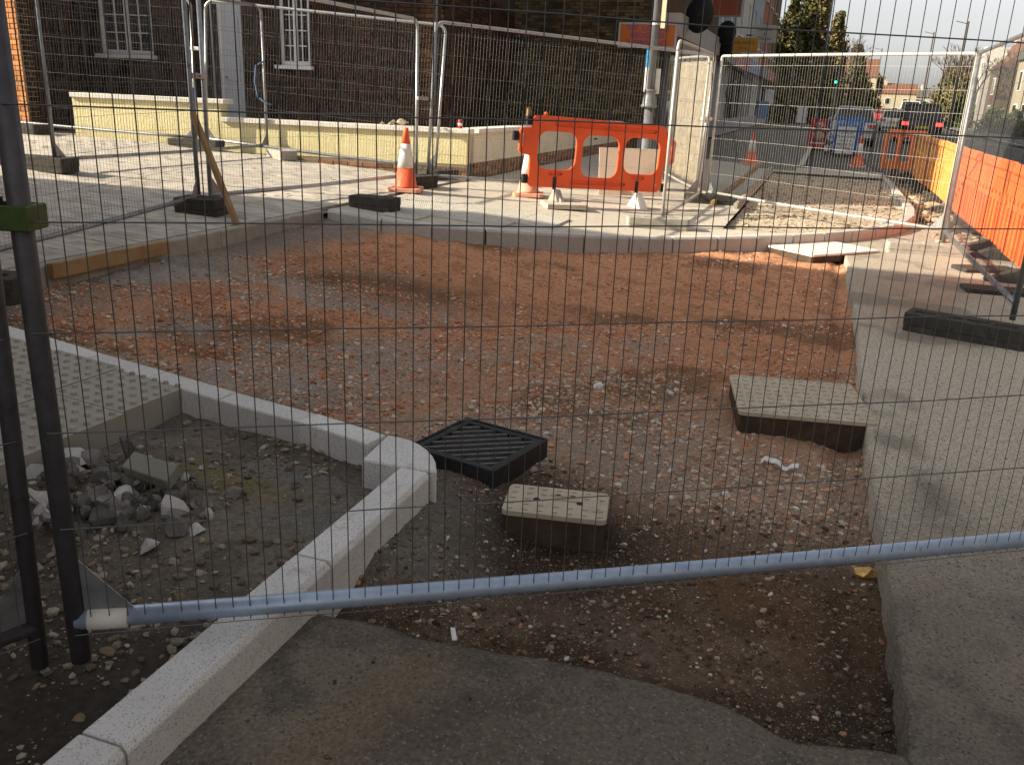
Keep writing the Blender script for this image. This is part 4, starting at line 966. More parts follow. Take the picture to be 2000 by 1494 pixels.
# ============================================================ HOUSE BEHIND THE WALL
HO = wpt(0, 2.2)
h = empty('brick_house', HO, WA, 'dark brown brick house with white windows behind the yellow wall', 'house')
ops = [(-.86, .12, 1.90, 3.15), (1.14, 1.74, .62, 2.95), (2.39, 2.92, 1.83, 3.15)]
brickwall(h, 'front_wall', (0, 0, 0), 0, -2.2, 5.24, .45, 3.3, 6.6, ops, BRICKD, MORTAR, 300)
brickwall(h, 'side_wall', (5.24, 0, 0), math.pi/2, .03, 7.0, .45, 3.3, 6.6, [], BRICKD, MORTAR, 0)
MB().box((1.55, 3.6, 3.5), (7.2, 6.6, 6.0)).build('core', MORTAR, h)
MB().add([(-1.7,-.3,6.5), (5.4,-.3,6.5), (5.4,7.3,6.5), (-1.7,7.3,6.5), (-1.7,3.5,8.6), (5.4,3.5,8.6)], [(0,1,5,4), (2,3,4,5), (1,2,5), (3,0,4), (3,2,1,0)]).build('roof', ROOFT, h)
def casement(par, s0, s1, z0, z1, cols, rows, name='window', dy=.07, leaves=2):
    fr = MB(); t = .05
    def bar(a, b_, c, d_, y=dy, th=.05): fr.box(((a+b_)/2, y, (c+d_)/2), (b_-a, th, d_-c))
    bar(s0, s0+t, z0, z1); bar(s1-t, s1, z0, z1); bar(s0+t, s1-t, z0, z0+.07); bar(s0+t, s1-t, z1-t, z1)
    lw = (s1-s0-2*t)/leaves
    for k in range(1, leaves): bar(s0+t+lw*k-.035, s0+t+lw*k+.035, z0+.07, z1-t, dy-.004)
    w_ = fr.build(name, WPAINT, par, bevel=.003)
    gb = MB()
    for k in range(leaves):
        a = s0+t+lw*k+.03; b_ = s0+t+lw*(k+1)-.03
        for i in range(1, cols): x = a+(b_-a)*i/cols; gb.box((x, dy+.005, (z0+z1)/2), (.016, .022, z1-z0-.13))
        for j in range(1, rows): z = z0+.07+(z1-z0-.12)*j/rows; gb.box(((a+b_)/2, dy+.003, z), (b_-a, .022, .016))
    if gb.v: gb.build('glazing_bars', WPAINT, w_)
    for k in range(leaves):
        a = s0+t+lw*k; b_ = s0+t+lw*(k+1); MB().box(((a+b_)/2, dy+.035, (z0+z1)/2), (b_-a-.004, .006, z1-z0-.1)).build('pane', GLASS, w_)
    MB().box(((s0+s1)/2, -.03, z0-.035), (s1-s0+.12, .16, .06)).build('sill', WPAINT, w_, bevel=.006)
    return w_
casement(h, -.86, .12, 1.90, 3.15, 2, 4)
casement(h, 2.39, 2.92, 1.83, 3.15, 2, 5, leaves=2)
d_ = MB().box((1.44, .09, 1.78), (.60, .05, 2.33)).build('door_frame', WPAINT, h, bevel=.004)
MB().box((1.53, .058, 1.72), (.36, .03, 2.1)).build('door', DOORP, h, bevel=.004)
MB().box((1.23, .060, 1.95), (.09, .02, 1.6)).build('side_light', GLASS, h)
for z in (1.15, 1.75, 2.35): MB().box((1.53, .040, z), (.24, .012, .42)).build('door_panel', DOORP, h, bevel=.004)
MB().lathe([(.02, 0), (.02, .03)], 8).build('door_knob', GALVD, h, loc=(1.40, .05, 1.6)).rotation_euler = (math.pi/2, 0, 0)
MB().tube([(5.12, -.07, .5), (5.12, -.07, 6.4)], .045, 10).build('drainpipe', BLACK, h, smooth=True)
# brick pier / wing at the far left, front and return coloured lit and shaded
pr = empty('brick_pier', (-11.82, 10.95, 0), 0, 'brick wing at the far left with its sunlit orange face', 'building')
brickwall(pr, 'front_wall', (0, 0, 0), 0, -2.4, 0, .5, 3.4, 7.2, [], BRICKO, MORTARL, 300)
brickwall(pr, 'return_wall', (0, 0, 0), math.pi/2, .03, 1.1, .5, 3.4, 7.2, [], BRICKD, MORTAR, 300)
MB().box((-3.4, .66, 3.85), (6.2, .84, 6.8)).build('core', MORTAR, pr)
MB().add([(-7,-.2,7.2), (.2,-.2,7.2), (.2,1.3,7.2), (-7,1.3,7.2), (-7,.55,8.0), (.2,.55,8.0)], [(0,1,5,4), (2,3,4,5), (1,2,5), (3,0,4), (3,2,1,0)]).build('roof', ROOFT, pr)

# ============================================================ THE ROW OF SHOPS
SX = -4.1
def shop(y0, y1, label, wallm, fasm, H=9.4, fz=(2.75, 3.4), fproud=.12, first=False, seed=1):
    z0 = float(zf(-3, (y0+y1)/2)); e = empty('shop_building', (SX, y0, z0), math.pi/2, label, 'shop', 'shops along the main road'); L = y1-y0
    up = Matrix.Rotation(math.pi/2, 4, 'X')
    nw = 2; ww = 1.0; ops = [(L*(k+.5)/nw-ww/2, L*(k+.5)/nw+ww/2, 4.0, 5.5) for k in range(nw)]+[(L*(k+.5)/nw-ww/2, L*(k+.5)/nw+ww/2, 6.6, 8.1) for k in range(nw)]
    MB().plate([(0, fz[1]), (L, fz[1]), (L, H), (0, H)], [[(a, c), (a, d_), (b_, d_), (b_, c)] for a, b_, c, d_ in ops], .25, Matrix.Translation((0, .25, 0)) @ up).build('upper_wall', wallm, e)
    for a, b_, c, d_ in ops: casement(e, a, b_, c, d_, 1, 2)
    MB().box((L/2, -fproud/2+.1, (fz[0]+fz[1])/2), (L-.1, fproud+.2, fz[1]-fz[0])).build('fascia', fasm, e, bevel=.01)
    MB().box((L/2, .2, .3), (L, .2, .6)).build('stall_riser', RENDERG, e)
    MB().box((L/2, .3, 1.7), (L-.1, .02, 2.2)).build('shop_window', GLASS, e)
    for k in range(5): MB().box((.06+(L-.12)*k/4, .22, 1.7), (.09, .16, 2.2)).build('mullion', [RENDERG, WPAINT, BLACK][seed % 3], e)
    MB().box((L*.62, .2, 1.2), (.9, .06, 2.1)).build('shop_door', [BLACK, RENDERG][seed % 2], e, bevel=.006)
    MB().box((L/2, 4.3, H/2), (L-.06, 8.0, H-.1)).build('core', wallm, e)
    MB().add([(0,-.25,H), (L,-.25,H), (L,8.4,H), (0,8.4,H), (0,4,H+2), (L,4,H+2)], [(0,1,5,4), (2,3,4,5), (1,2,5), (3,0,4), (3,2,1,0)]).build('roof', ROOFT, e)
    return e
units = [(22.05, 33.0, 'corner shop building with an old brown brick flank and white fascia', BRICKF, RENDERW, (2.70, 3.22), .5), (33.05, 39, 'grey fronted shop next to the brick corner shop', RENDERG, flat('dark fascia', (.05,.05,.06)), (2.75, 3.3), .15),
         (39.05, 45.5, 'white fronted shop, third along the row', RENDERW, flat('maroon fascia', (.20,.03,.04)), (2.7, 3.3), .15), (45.55, 52, 'slate grey fronted shop, fourth along the row', RENDERG, flat('blue fascia', (.06,.10,.22)), (2.7, 3.3), .15),
         (52.05, 59, 'dark brick shop, fifth along the row', BRICKF2, flat('dark fascia', (.05,.05,.06)), (2.7, 3.3), .15), (59.05, 66, 'last shop of the row before the conifer', BRICKF, flat('maroon fascia', (.20,.03,.04)), (2.7, 3.3), .15)]
SH = []
for k, (a, b_, lab, wm, fm, fz, fp) in enumerate(units): SH.append(shop(a, b_, lab, wm, fm, fz=fz, fproud=fp, seed=k))
brickwall(SH[0], 'flank_wall', (-.03, 0, 0), -math.pi/2, -5.9+0, -.01, .35, 4.4, 9.4, [], BRICKS, MORTAR, 300)

def board(name, loc, rz, w_, h_, face, label, lines, tcol, frame=None, t=.10, cat='sign', group=None, fs=None):
    e = empty(name, loc, rz, label, cat, group); up = Matrix.Rotation(math.pi/2, 4, 'X')
    MB().box((0, t/2, h_/2), (w_, t, h_)).build('panel', face, e, bevel=.004)
    if frame is not None:
        f = .035; MB().plate([(-w_/2-.01, -.01), (w_/2+.01, -.01), (w_/2+.01, h_+.01), (-w_/2-.01, h_+.01)], [[(-w_/2+f, f), (-w_/2+f, h_-f), (w_/2-f, h_-f), (w_/2-f, f)]], .02, Matrix.Translation((0, .012, 0)) @ up).build('frame', frame, e, bevel=.003)
    for s, z, size in lines: text_mesh('lettering', s, size, tcol, e, up_face(0, -.004, z), .002)
    return e
SIGNO = mat('orange sign face', (.62,.17,.03), (.56,.14,.03), 6, .5)
BLUEL = flat('violet blue lettering', (.10,.08,.42)); BLACKL = flat('black lettering', (.02,.02,.02)); WHITEL = flat('white lettering', (.78,.78,.78)); REDL = flat('dark red lettering', (.30,.03,.03))
e = board('shop_sign', (-4.30, 21.70, 2.70), 0, 1.36, .54, SIGNO, 'orange off licence sign with a grey frame beside the lamp post', [('OFF  LICENCE', .42, .165), ('GROCERIES', .265, .155), ('SUPERMARKET', .105, .150)], BLUEL, mat('grey sign frame', (.45,.46,.48), (.4,.41,.43), 9, .5), .14)
MB().box((0, .26, .25), (.06, .3, .06)).build('bracket', BLACK, e)
e = board('shop_sign', (-3.55, 30.3, 4.15), 0, .95, .80, mat('rust red sign face', (.30,.07,.03), (.25,.06,.03), 6, .6), 'dark orange projecting sign high above the white fascia', [], BLACKL, RENDERG, .12); MB().box((-.55, .06, .4), (.3, .06, .06)).build('bracket', BLACK, e)
p = atX(1453, 103, -3.4); e = board('shop_sign', (-3.45, p.y, p.z), 0, 1.05, .52, mat('amber sign face', (.55,.26,.03), (.48,.22,.03), 6, .55), 'amber projecting sign above the fence rail', [('VITA MOTO', .33, .15), ('TEL 208', .14, .09)], BLACKL, None, .12); MB().box((-.58, .06, .3), (.25, .06, .06)).build('bracket', BLACK, e)
p = atX(1491, 84, -3.3); e = board('shop_sign', (-3.3, p.y, p.z), 0, 1.05, .74, RENDERW, 'white projecting sign with black script lettering', [('Seafood', .56, .20), ('&', .37, .15), ('Chicken', .17, .20)], BLACKL, None, .12); MB().box((-.6, .06, .3), (.4, .06, .06)).build('bracket', BLACK, e)
def dish(px, py, X, r_, label, az=-.5):
    p = atX(px, py, X); e = empty('satellite_dish', p, 0, label, 'satellite dish', 'dark round dishes on the shop fronts')
    b = MB(); n = 18
    b.lathe([(.03, .10), (r_*.5, .05), (r_*.85, .015), (r_, 0), (r_*.98, .012), (r_*.5, .062), (.03, .115)], 20)
    o = b.build('dish', BLACK, e, smooth=True); o.rotation_euler = (math.pi/2, 0, az)
    MB().tube([(0, .05, 0), (-.3, .25, -.1), (X-X-.7, .3, -.1)], .02, 6).build('arm', GALVD, e)
    MB().tube([(0, 0, 0), (.02, -.18, -.05)], .012, 6).build('feed', BLACK, e)
dish(1366, 30, -3.35, .42, 'largest dark dish beside the dark orange sign'); dish(1419, 65, -3.4, .36, 'dark dish just above the amber sign'); dish(1416, 95, -3.45, .32, 'small dark dish left of the amber sign')
# posters and notices at street level
for (px, py, X, w_, h_, ma, lab) in [(1503, 190, -3.9, .55, .9, PAPER, 'white notice low on a shop window beyond the fence'), (1488, 215, -3.9, .7, 1.0, flat('blue poster', (.08,.22,.45)), 'blue poster beside the far left cone'), (1566, 225, -1.5, .5, .85, PAPER, 'white notice board on a post left of the red advertising board')]:
    p = atX(px, py, X); e = empty('notice', (p.x, p.y, float(zf(p.x, p.y))), 0, lab, 'notice'); hz = p.z-float(zf(p.x, p.y))
    MB().box((0, 0, hz), (w_, .03, h_)).build('sheet', ma, e); MB().box((0, .03, hz/2+.1), (.05, .03, hz+.2)).build('post', GALVD, e)

# ============================================================ LAMP POSTS
def lamp(p, label, H=6.5, main=True):
    e = empty('street_lamp', p, 0, label, 'street lamp'); z0 = 1.17 if main else 1.2
    MB().lathe([(.12, -.05), (.12, .06), (.09, .09), (.085, z0)], 20).build('base_column', LAMPG, e, smooth=True)
    MB().lathe([(.085, z0), (.135, z0+.01), (.14, z0+.045), (.12, z0+.06), (.115, z0+.12), (.095, z0+.20), (.085, z0+.26), (.105, z0+.27), (.105, z0+.295), (.06, z0+.30)], 20).build('collar', LAMPG, e, smooth=True)
    MB().tube([(0,0,z0+.25), (0,0,H)], [.066, .045], 16).build('shaft', LAMPG, e, smooth=True)
    MB().lathe([(.05, 0), (.06, .05), (.19, .30), (.21, .34), (.10, .50), (.03, .58), (.02, .70)], 14, (0, 0, H)).build('lantern', BLACK, e)
    MB().tube([(-.35,0,H-.35), (.35,0,H-.35)], .015, 8).build('ladder_bar', LAMPG, e)
    return e
lp = ground((-2.90, 15.30)); e = lamp(lp, 'grey lamp column with cast collar beside the orange shop sign')
MB().box((-.085, .02, 1.62), (.07, .004, .38)).build('sticker', PAPER, e); MB().box((-.085, .021, 1.95), (.07, .004, .28)).build('sticker', flat('bright blue sticker', (.04,.30,.62)), e); MB().box((.10, .05, 1.60), (.08, .004, .40)).build('sticker', PAPER, e)
pl = MB().box((.115, -.02, 2.72), (.075, .012, .60)).build('narrow_plate', flat('cream plate', (.56,.50,.36)), e, bevel=.002)
for z in (2.47, 2.96): MB().lathe([(.062, 0), (.062, .03)], 14, (0, 0, z)).build('band', PAPER, e)
lamp(ground((-.75, 55)), 'distant black lamp post against the sky in front of the conifer', 8.2, False)

# ============================================================ ADVERTISING BOARDS
def aboard(px, py, w_, h_, ma, label, rz=0.):
    p = at(px, py, zr); e = empty('advertising_board', p, rz, label, 'advertising board')
    MB().box((0, 0, h_/2+.08), (w_, .05, h_)).build('panel', ma, e, bevel=.01); MB().box((0, .05, .05), (w_*.9, .35, .10)).build('base', BLACK, e, bevel=.01)
    return e
RED = mat('red advertising print', (.42,.025,.03), (.36,.02,.025), 5, .45); up = Matrix.Rotation(math.pi/2, 4, 'X')
e = aboard(1594, 294, .66, 1.00, RED, 'red ice cream advertising board with a white swirl emblem')
b = MB()
for sx in (-1, 1):
    b.tube([(sx*(.055+.05*math.cos(t)*(1-.5*t/9)), -.03, .90+.05*math.sin(t)*(1-.5*t/9)) for t in np.linspace(0, 9, 26)], .011, 6)
b.tube([(-.12,-.03,.92), (-.13,-.03,.87), (-.07,-.03,.80), (0,-.03,.765), (.07,-.03,.80), (.13,-.03,.87), (.12,-.03,.92)], .011, 6)
b.build('emblem', WHITEL, e)
MB().lathe([(.02, 0), (.16, .05), (.21, .11), (.19, .19), (.11, .25), (.03, .28)], 14).build('picture', RENDERC, e, loc=(0, -.028, .38)).scale = (1, .05, 1)
MB().box((0, -.028, .25), (.5, .004, .05)).build('print_line', WHITEL, e)
e = aboard(1620, 302, .42, 1.02, flat('navy advertising print', (.03,.05,.14)), 'narrow navy advertising board with white discs')
for x0, z0, r_ in ((.06, .93, .17), (.0, .58, .17), (.10, .28, .10), (-.10, .20, .10)): MB().lathe([(r_, 0), (r_, .004)], 20).build('disc', WHITEL, e, loc=(x0, -.026, z0)).rotation_euler = (math.pi/2, 0, 0)
text_mesh('lettering', 'ALL\nTYRES', .08, BLACKL, e, up_face(0, -.034, .58), .001)
e = aboard(1651, 306, .86, 1.14, mat('blue advertising print', (.03,.17,.52), (.03,.13,.44), 5, .45), 'blue advertising board with pale lettering behind a white notice')
text_mesh('lettering', 'MERCURY', .17, flat('pale blue lettering', (.40,.55,.68)), e, up_face(0, -.028, 1.02), .001)
p = at(1648, 307, zr); e = board('paper_notice', (p.x-.03, p.y-.16, p.z+.10), 0, .54, .82, PAPER, 'white notice with bold black lettering on the blue board', [('DISABLED', .64, .105), ('PENSIONER', .52, .105), ('ONLY A', .40, .105), ('METER TO', .28, .105), ('PCT ONLY', .16, .105)], BLACKL, None, .015, 'notice')
MB().box((0, .03, -.05), (.5, .02, .12)).build('stand', BLACK, e)

# ============================================================ CARS
def car(loc, rz, paint, label, Wd=1.76, L=4.3, H=1.46, brake=False, van=False):
    e = empty('parked_car' if not brake else 'car', loc, rz, label, 'car' if not van else 'van', 'vehicles on the main road')
    hw = Wd/2; zb = .22; zbelt = .92*H/1.46; k = H/1.46
    # rear of the car at y=0, front at y=L ; loft of cross sections
    secs = [(0, .80, .42, .70*k), (.06, .93, .30, .88*k), (.35, 1., zb, zbelt), (.9, 1., zb, zbelt*1.0), (2.6, 1., zb, zbelt*.98), (3.2, .98, zb, .84*k), (3.95, .93, zb, .74*k), (4.22, .82, .30, .62*k), (4.3, .65, .40, .52*k)]
    b = MB(); n = 10; vs = []
    for y, f, lo, hi in secs:
        y *= L/4.3; w_ = hw*f
        vs += [(-w_*.86, y, lo), (-w_*.97, y, lo+.08), (-w_, y, (lo+hi)/2), (-w_*.98, y, hi-.12), (-w_*.90, y, hi), (w_*.90, y, hi), (w_*.98, y, hi-.12), (w_, y, (lo+hi)/2), (w_*.97, y, lo+.08), (w_*.86, y, lo)]
    fs = [(i*n+j, i*n+(j+1) % n, (i+1)*n+(j+1) % n, (i+1)*n+j) for i in range(len(secs)-1) for j in range(n)]+[tuple(range(n-1, -1, -1)), tuple((len(secs)-1)*n+j for j in range(n))]
    b.add(vs, [tuple(reversed(f)) for f in fs]).build('body', paint, e, smooth=True)
    g = lambda a: a*L/4.3
    cab = [(-hw*.90, g(.12), zbelt-.03), (hw*.90, g(.12), zbelt-.03), (hw*.90, g(3.25), zbelt-.06), (-hw*.90, g(3.25), zbelt-.06), (-hw*.70, g(.55), H-.05), (hw*.70, g(.55), H-.05), (hw*.70, g(2.35), H-.04), (-hw*.70, g(2.35), H-.04)]
    MB().hexa(cab[:4], cab[4:]).build('glasshouse', GLASS, e, bevel=.02, seg=2)
    r_ = [(-hw*.73, g(.50), H-.08), (hw*.73, g(.50), H-.08), (hw*.73, g(2.42), H-.08), (-hw*.73, g(2.42), H-.08)]
    MB().hexa(r_, [(a*.93, b_*.98+.05, H) for a, b_, c in r_]).build('roof', paint, e, bevel=.02, seg=2)
    for s in (-1, 1):
        MB().tube([(s*hw*.89, g(.14), zbelt-.02), (s*hw*.71, g(.54), H-.05)], .045, 8).build('pillar', paint, e); MB().tube([(s*hw*.89, g(3.2), zbelt-.05), (s*hw*.71, g(2.4), H-.06)], .035, 8).build('pillar', paint, e)
        MB().box((s*hw*.77, .02, .74*k), (.28, .08, .15)).build('tail_light', mat('lit tail light', (.6,.02,.02), (.5,.02,.02), 9, .3, emit=((1,.04,.03), 2.2)) if brake else REDC, e, bevel=.02)
        MB().box((s*hw*1.03, g(2.75), .96*k), (.14, .08, .11)).build('mirror', paint, e, bevel=.02)
        for y in (g(.82), g(3.45)):
            w_ = MB().lathe([(.20, -.11), (.31, -.11), (.325, -.08), (.325, .08), (.31, .11), (.20, .11)], 22).build('wheel', BLACK, e, loc=(s*(hw-.10), y, .325)); w_.rotation_euler = (0, math.pi/2, 0)
            MB().lathe([(.20, -.09), (.21, .09), (.05, .10)], 16).build('rim', GALV, w_)
    MB().box((0, -.012, .62*k), (.52, .02, .115)).build('number_plate', mat('yellow number plate', (.62,.44,.03), (.56,.40,.03), 9, .5), e, bevel=.003)
    MB().box((0, .0, .40), (Wd*.86, .10, .16)).build('bumper', BLACK if brake else paint, e, bevel=.03)
    return e
SILVER = mat('silver car paint', (.42,.45,.49), (.38,.41,.45), 3, .28, .5); DARKC = mat('dark car paint', (.03,.032,.036), (.04,.042,.046), 3, .25, .3); WHITEC = flat('white car paint', (.62,.62,.62), .3)
car((.95, 39.0, float(zr(5, 39))), 0, SILVER, 'silver saloon parked behind the advertising boards', H=1.55)
car((4.0, 45.0, float(zr(5, 45))), -.02, DARKC, 'dark car with lit red tail lights driving away', 1.85, 4.5, 1.78, True)
car((4.1, 66.0, float(zr(5, 66))), -.04, WHITEC, 'white car ahead of the dark car', 1.75, 4.2, 1.5)
car((2.2, 78.0, float(zr(5, 78))), -.05, flat('grey car paint', (.2,.2,.21), .3), 'grey car parked in the distance', 1.75, 4.2, 1.5)
car((6.9, 92.0, float(zr(5, 92))), math.pi-.06, WHITEC, 'white van coming the other way far down the road', 1.95, 5, 2.2, False, True)
car((5.3, 104.0, float(zr(5, 104))), -.06, flat('red car paint', (.3,.03,.03), .3), 'small red car far down the road', 1.75, 4.2, 1.5)

# ============================================================ FAR HOUSES
def house(name, label, x0, x1, y0, y1, z0, eave, ridge, wm, rm, along='y', chim=(), wins=(), group='houses down the road', gable=None):
    e = empty(name, (x0, y0, z0), 0, label, 'house', group); X, Y = x1-x0, y1-y0
    MB().box((X/2, Y/2, eave/2-.2), (X, Y, eave+.4)).build('wall', wm, e)
    o = .25
    if along == 'y': rf = MB().add([(-o,-o,eave), (X+o,-o,eave), (X+o,Y+o,eave), (-o,Y+o,eave), (X/2,-o,ridge), (X/2,Y+o,ridge)], [(0,4,5,3), (1,2,5,4), (0,1,4), (2,3,5), (3,2,1,0)])
    else: rf = MB().add([(-o,-o,eave), (X+o,-o,eave), (X+o,Y+o,eave), (-o,Y+o,eave), (-o,Y/2,ridge), (X+o,Y/2,ridge)], [(0,1,5,4), (2,3,4,5), (1,2,5), (3,0,4), (3,2,1,0)])
    rf = rf.build('roof', rm, e)
    for (cx, cy, cz, npot) in chim:
        c_ = MB().box((cx, cy, (ridge-.6+cz)/2), (.55, .35+.34*npot, cz-ridge+.6)).build('chimney', wm, rf); MB().box((cx, cy, cz+.03), (.68, .48+.34*npot, .10)).build('chimney_cap', wm, rf)
        for k in range(npot): MB().lathe([(.13, 0), (.10, .42), (.12, .46), (.09, .47)], 10, (cx, cy+(k-(npot-1)/2)*.36, cz+.08)).build('chimney_pot', POT, rf)
    for (face, a, z, w_, h_) in wins:
        if face == 'x': f = MB().box((-.02, a, z), (.08, w_, h_)).build('window', WPAINT, e); MB().box((-.055, a, z), (.02, w_-.16, h_-.16)).build('pane', GLASS, f)
        else: f = MB().box((a, -.02, z), (w_, .08, h_)).build('window', WPAINT, e); MB().box((a, -.055, z), (w_-.16, .02, h_-.16)).build('pane', GLASS, f)
    if gable:
        a, gw, gh = gable
        MB().add([(-.6,a-gw/2,0), (-.6,a+gw/2,0), (.5,a+gw/2,0), (.5,a-gw/2,0), (-.6,a-gw/2,eave), (-.6,a+gw/2,eave), (.5,a+gw/2,eave), (.5,a-gw/2,eave), (-.6,a,eave+gh), (1.5,a,eave+gh)], [(0,4,8,5,1), (0,3,7,4), (1,5,6,2), (4,7,9,8), (5,8,9,6)]).build('gable', RENDERW, e)
        MB().box((-.64, a, eave*.55), (.06, gw*.55, eave*.3)).build('bay_window', GLASS, e)
    return e
zg = .3
wx = lambda ys, z, w_=.95, h_=1.35: [('x', y, z, w_, h_) for y in ys]
house('brick_house', 'brown brick house with many chimney pots at the right edge', 11.8, 18, 50, 64, zg, 4.5, 6.1, BRICKF, ROOFT, 'y', [(3.1, 2.2, 6.6, 3), (3.1, 7.0, 6.7, 4), (3.1, 12, 6.5, 3)], wx([1.5, 4, 6.5, 9, 11.5], 3.4)+wx([2, 7, 11], 1.3, 1.5, 1.5)+[('y', 1.6, 3.3, .95, 1.3), ('y', 4.4, 3.3, .95, 1.3)])
house('corner_house', 'cream sided house left of the chimneyed brick house', 12.0, 17, 66, 73, zg, 5.0, 6.4, mat('dull cream render', (.34,.30,.21), (.28,.25,.18), 2, .9), ROOFT, 'x', [(.4, 3.5, 6.9, 2)], wx([1.8, 5], 3.6)+wx([1.8, 5], 1.4, 1.3, 1.4))
house('gabled_house', 'brown roofed house with a white gable down the right side', 12.6, 19, 84, 98, zg, 5.0, 8.0, BRICKF, ROOFR, 'y', [(3.2, 6, 8.8, 3)], wx([2, 12], 3.6)+wx([2, 12], 1.4, 1.4, 1.4), gable=(7, 4.0, 2.0))
house('terrace_house', 'red roofed house beyond the white gable', 14.2, 20, 104, 122, zg, 5.2, 8.0, RENDERW, ROOFR, 'y', [(3, 3, 8.6, 3), (3, 14, 8.6, 3)], wx([2, 6, 10, 14], 3.8)+wx([2, 6, 10, 14], 1.4, 1.4, 1.4))
house('terrace_house', 'pale house far down on the right before the vanishing road', 18.5, 25, 140, 160, zg, 6.0, 9.0, RENDERW, ROOFR, 'y', [(3, 3, 9.6, 2)], wx([2, 6, 10, 14], 3.8))
house('cream_house', 'sunlit cream house at the far bend on the left', -1.5, 5.9, 150, 162, zg, 6.2, 9.0, RENDERC, ROOFR, 'x', [(1, 6, 9.8, 3)], [('y', 2, 4, 1, 1.4), ('y', 5, 4, 1, 1.4)])
house('white_house', 'white house behind the far conifer on the left', -9, -2.2, 118, 130, zg, 5.6, 8.4, RENDERW, ROOFR, 'x', [(3, 5, 9.0, 3)], [('y', 1.6, 4, 1, 1.4), ('y', 4.6, 4, 1, 1.4)])
house('brick_terrace', 'long red brick house left of the road past the shops', -12, -4.6, 68, 92, zg, 5.6, 8.0, BRICKF2, ROOFT, 'y', [(4, 4, 8.6, 3), (4, 18, 8.6, 3)], [])
for k, (xa, ya, hh, wm, rm, lab) in enumerate([(9, 205, 7, RENDERC, ROOFR, 'tiny cream house at the end of the road, left one'), (17, 215, 6.5, RENDERW, ROOFT, 'tiny white house at the end of the road'), (25, 195, 7, BRICKF, ROOFR, 'tiny brick house at the end of the road, right one'), (-4, 190, 8, BRICKF2, ROOFT, 'tiny red brick house behind the far bend'), (33, 180, 7, RENDERW, ROOFR, 'tiny pale house behind the right hand terraces')]):
    house('far_house', lab, xa, xa+7.2, ya, ya+9, .3, hh*.7, hh, wm, rm, 'x', [(1.2, 4, hh+.6, 2)], [('y', 1.8, hh*.48, 1, 1.3), ('y', 5.2, hh*.48, 1, 1.3), ('y', 3.5, 1.4, 1.2, 1.6)])
# near corner building, left of the camera: it throws the shade over the junction
cb_ = empty('corner_building', (-16.4, -9, 0), 0, 'tall brick corner building left of the camera', 'building')
MB().box((5.2, 5.6, 3.6), (10.4, 11.2, 8.0)).build('wall', BRICKF2, cb_); MB().box((5.2, 5.6, 7.66), (10.6, 11.3, .12)).build('parapet_coping', COPING, cb_, bevel=.01)
for zz in (1.9, 4.9):
    for yy in (1.6, 4.6, 7.6): f = MB().box((13.02, yy, zz), (.08, 1.1, 1.6)).build('window', WPAINT, cb_); MB().box((13.06, yy, zz), (.03, .94, 1.44)).build('pane', GLASS, f)
    for xx in (1.5, 4.5, 7.5): f = MB().box((xx, 11.21, zz), (1.1, .08, 1.6)).build('window', WPAINT, cb_); MB().box((xx, 11.25, zz), (.94, .03, 1.44)).build('pane', GLASS, f)
MB().box((11.7, 4.9, 3.5), (2.62, 9.8, 7.7)).build('shading_wing', BRICKF2, cb_); MB().box((11.75, 4.9, 7.42), (2.8, 10.0, .14)).build('parapet_coping', COPING, cb_, bevel=.01)  # unseen wing added to block sky light and darken the near ground
DKB = mat('dark unseen terrace brick', (.085,.065,.05), (.06,.047,.037), 3, .9)  # terraces added out of view to cut sky light from the right
for k, (ya, yb_, lab) in enumerate(((-24, -8, 'unseen dark terrace added across the road, behind the camera'), (-7.5, 9, 'unseen dark terrace added across the road, level with the foreground'), (9.5, 26, 'unseen dark terrace added across the road, level with the red barrier'), (26.5, 43, 'unseen dark terrace added across the road, just before the bus shelter'))):
    house('terrace_house', lab, 11.8, 19.5, ya, yb_, .2, 8.5, 11.5, DKB, ROOFT, 'y', [(3.6, 3, 12.2, 3)], wx([2, 5.5, 9, 12.5], 6.2)+wx([2, 6, 11], 2.0, 1.6, 1.8))
b = MB(); b.add([(-17.5,-14,.19), (-1.38,-14,.10), (-1.38,-1.5,.10), (-17.5,-1.5,.5)], [(0,1,2,3)])
tag(b.build('near_footway', OLDPAVE), kind='structure')
sheet('near_footway_side', [[(-30, -1.6, .30), (-5.15, -1.6, .24), (-5.15, 3.3, .32), (-30, 3.3, .60)]], OLDPAVE)

# ============================================================ STREET FURNITURE ON THE RIGHT
def signal(p, label, H=3.2):
    e = empty('traffic_signal', p, 0, label, 'traffic light'); MB().tube([(0,0,0), (0,0,H)], .055, 10).build('post', LAMPG, e)
    MB().box((0,-.12,H-.1), (.42,.06,1.05)).build('backboard', BLACK, e, bevel=.01); MB().box((0,-.17,H-.1), (.26,.16,.86)).build('housing', BLACK, e, bevel=.02)
    for k, (c_, em) in enumerate((((.10,.01,.01), None), ((.12,.06,.01), None), ((.02,.5,.35), ((.05,1,.6), .8)))):
        MB().lathe([(.09, 0), (.07, .02)], 14).build('lens', mat('signal lens %d' % k, c_, c_, 5, .3, emit=em), e, loc=(0, -.25, H+.17-.27*k)).rotation_euler = (math.pi/2, 0, 0)
signal((9.0, 70, zf(5, 70)), 'traffic light showing green on the right pavement'); signal((.05, 62, zf(0, 62)), 'traffic light showing green left of the road')
e = empty('bus_stop', (9.4, 49, float(zf(5, 49))), 0, 'bus stop flag with white and yellow panels on the right pavement', 'bus stop')
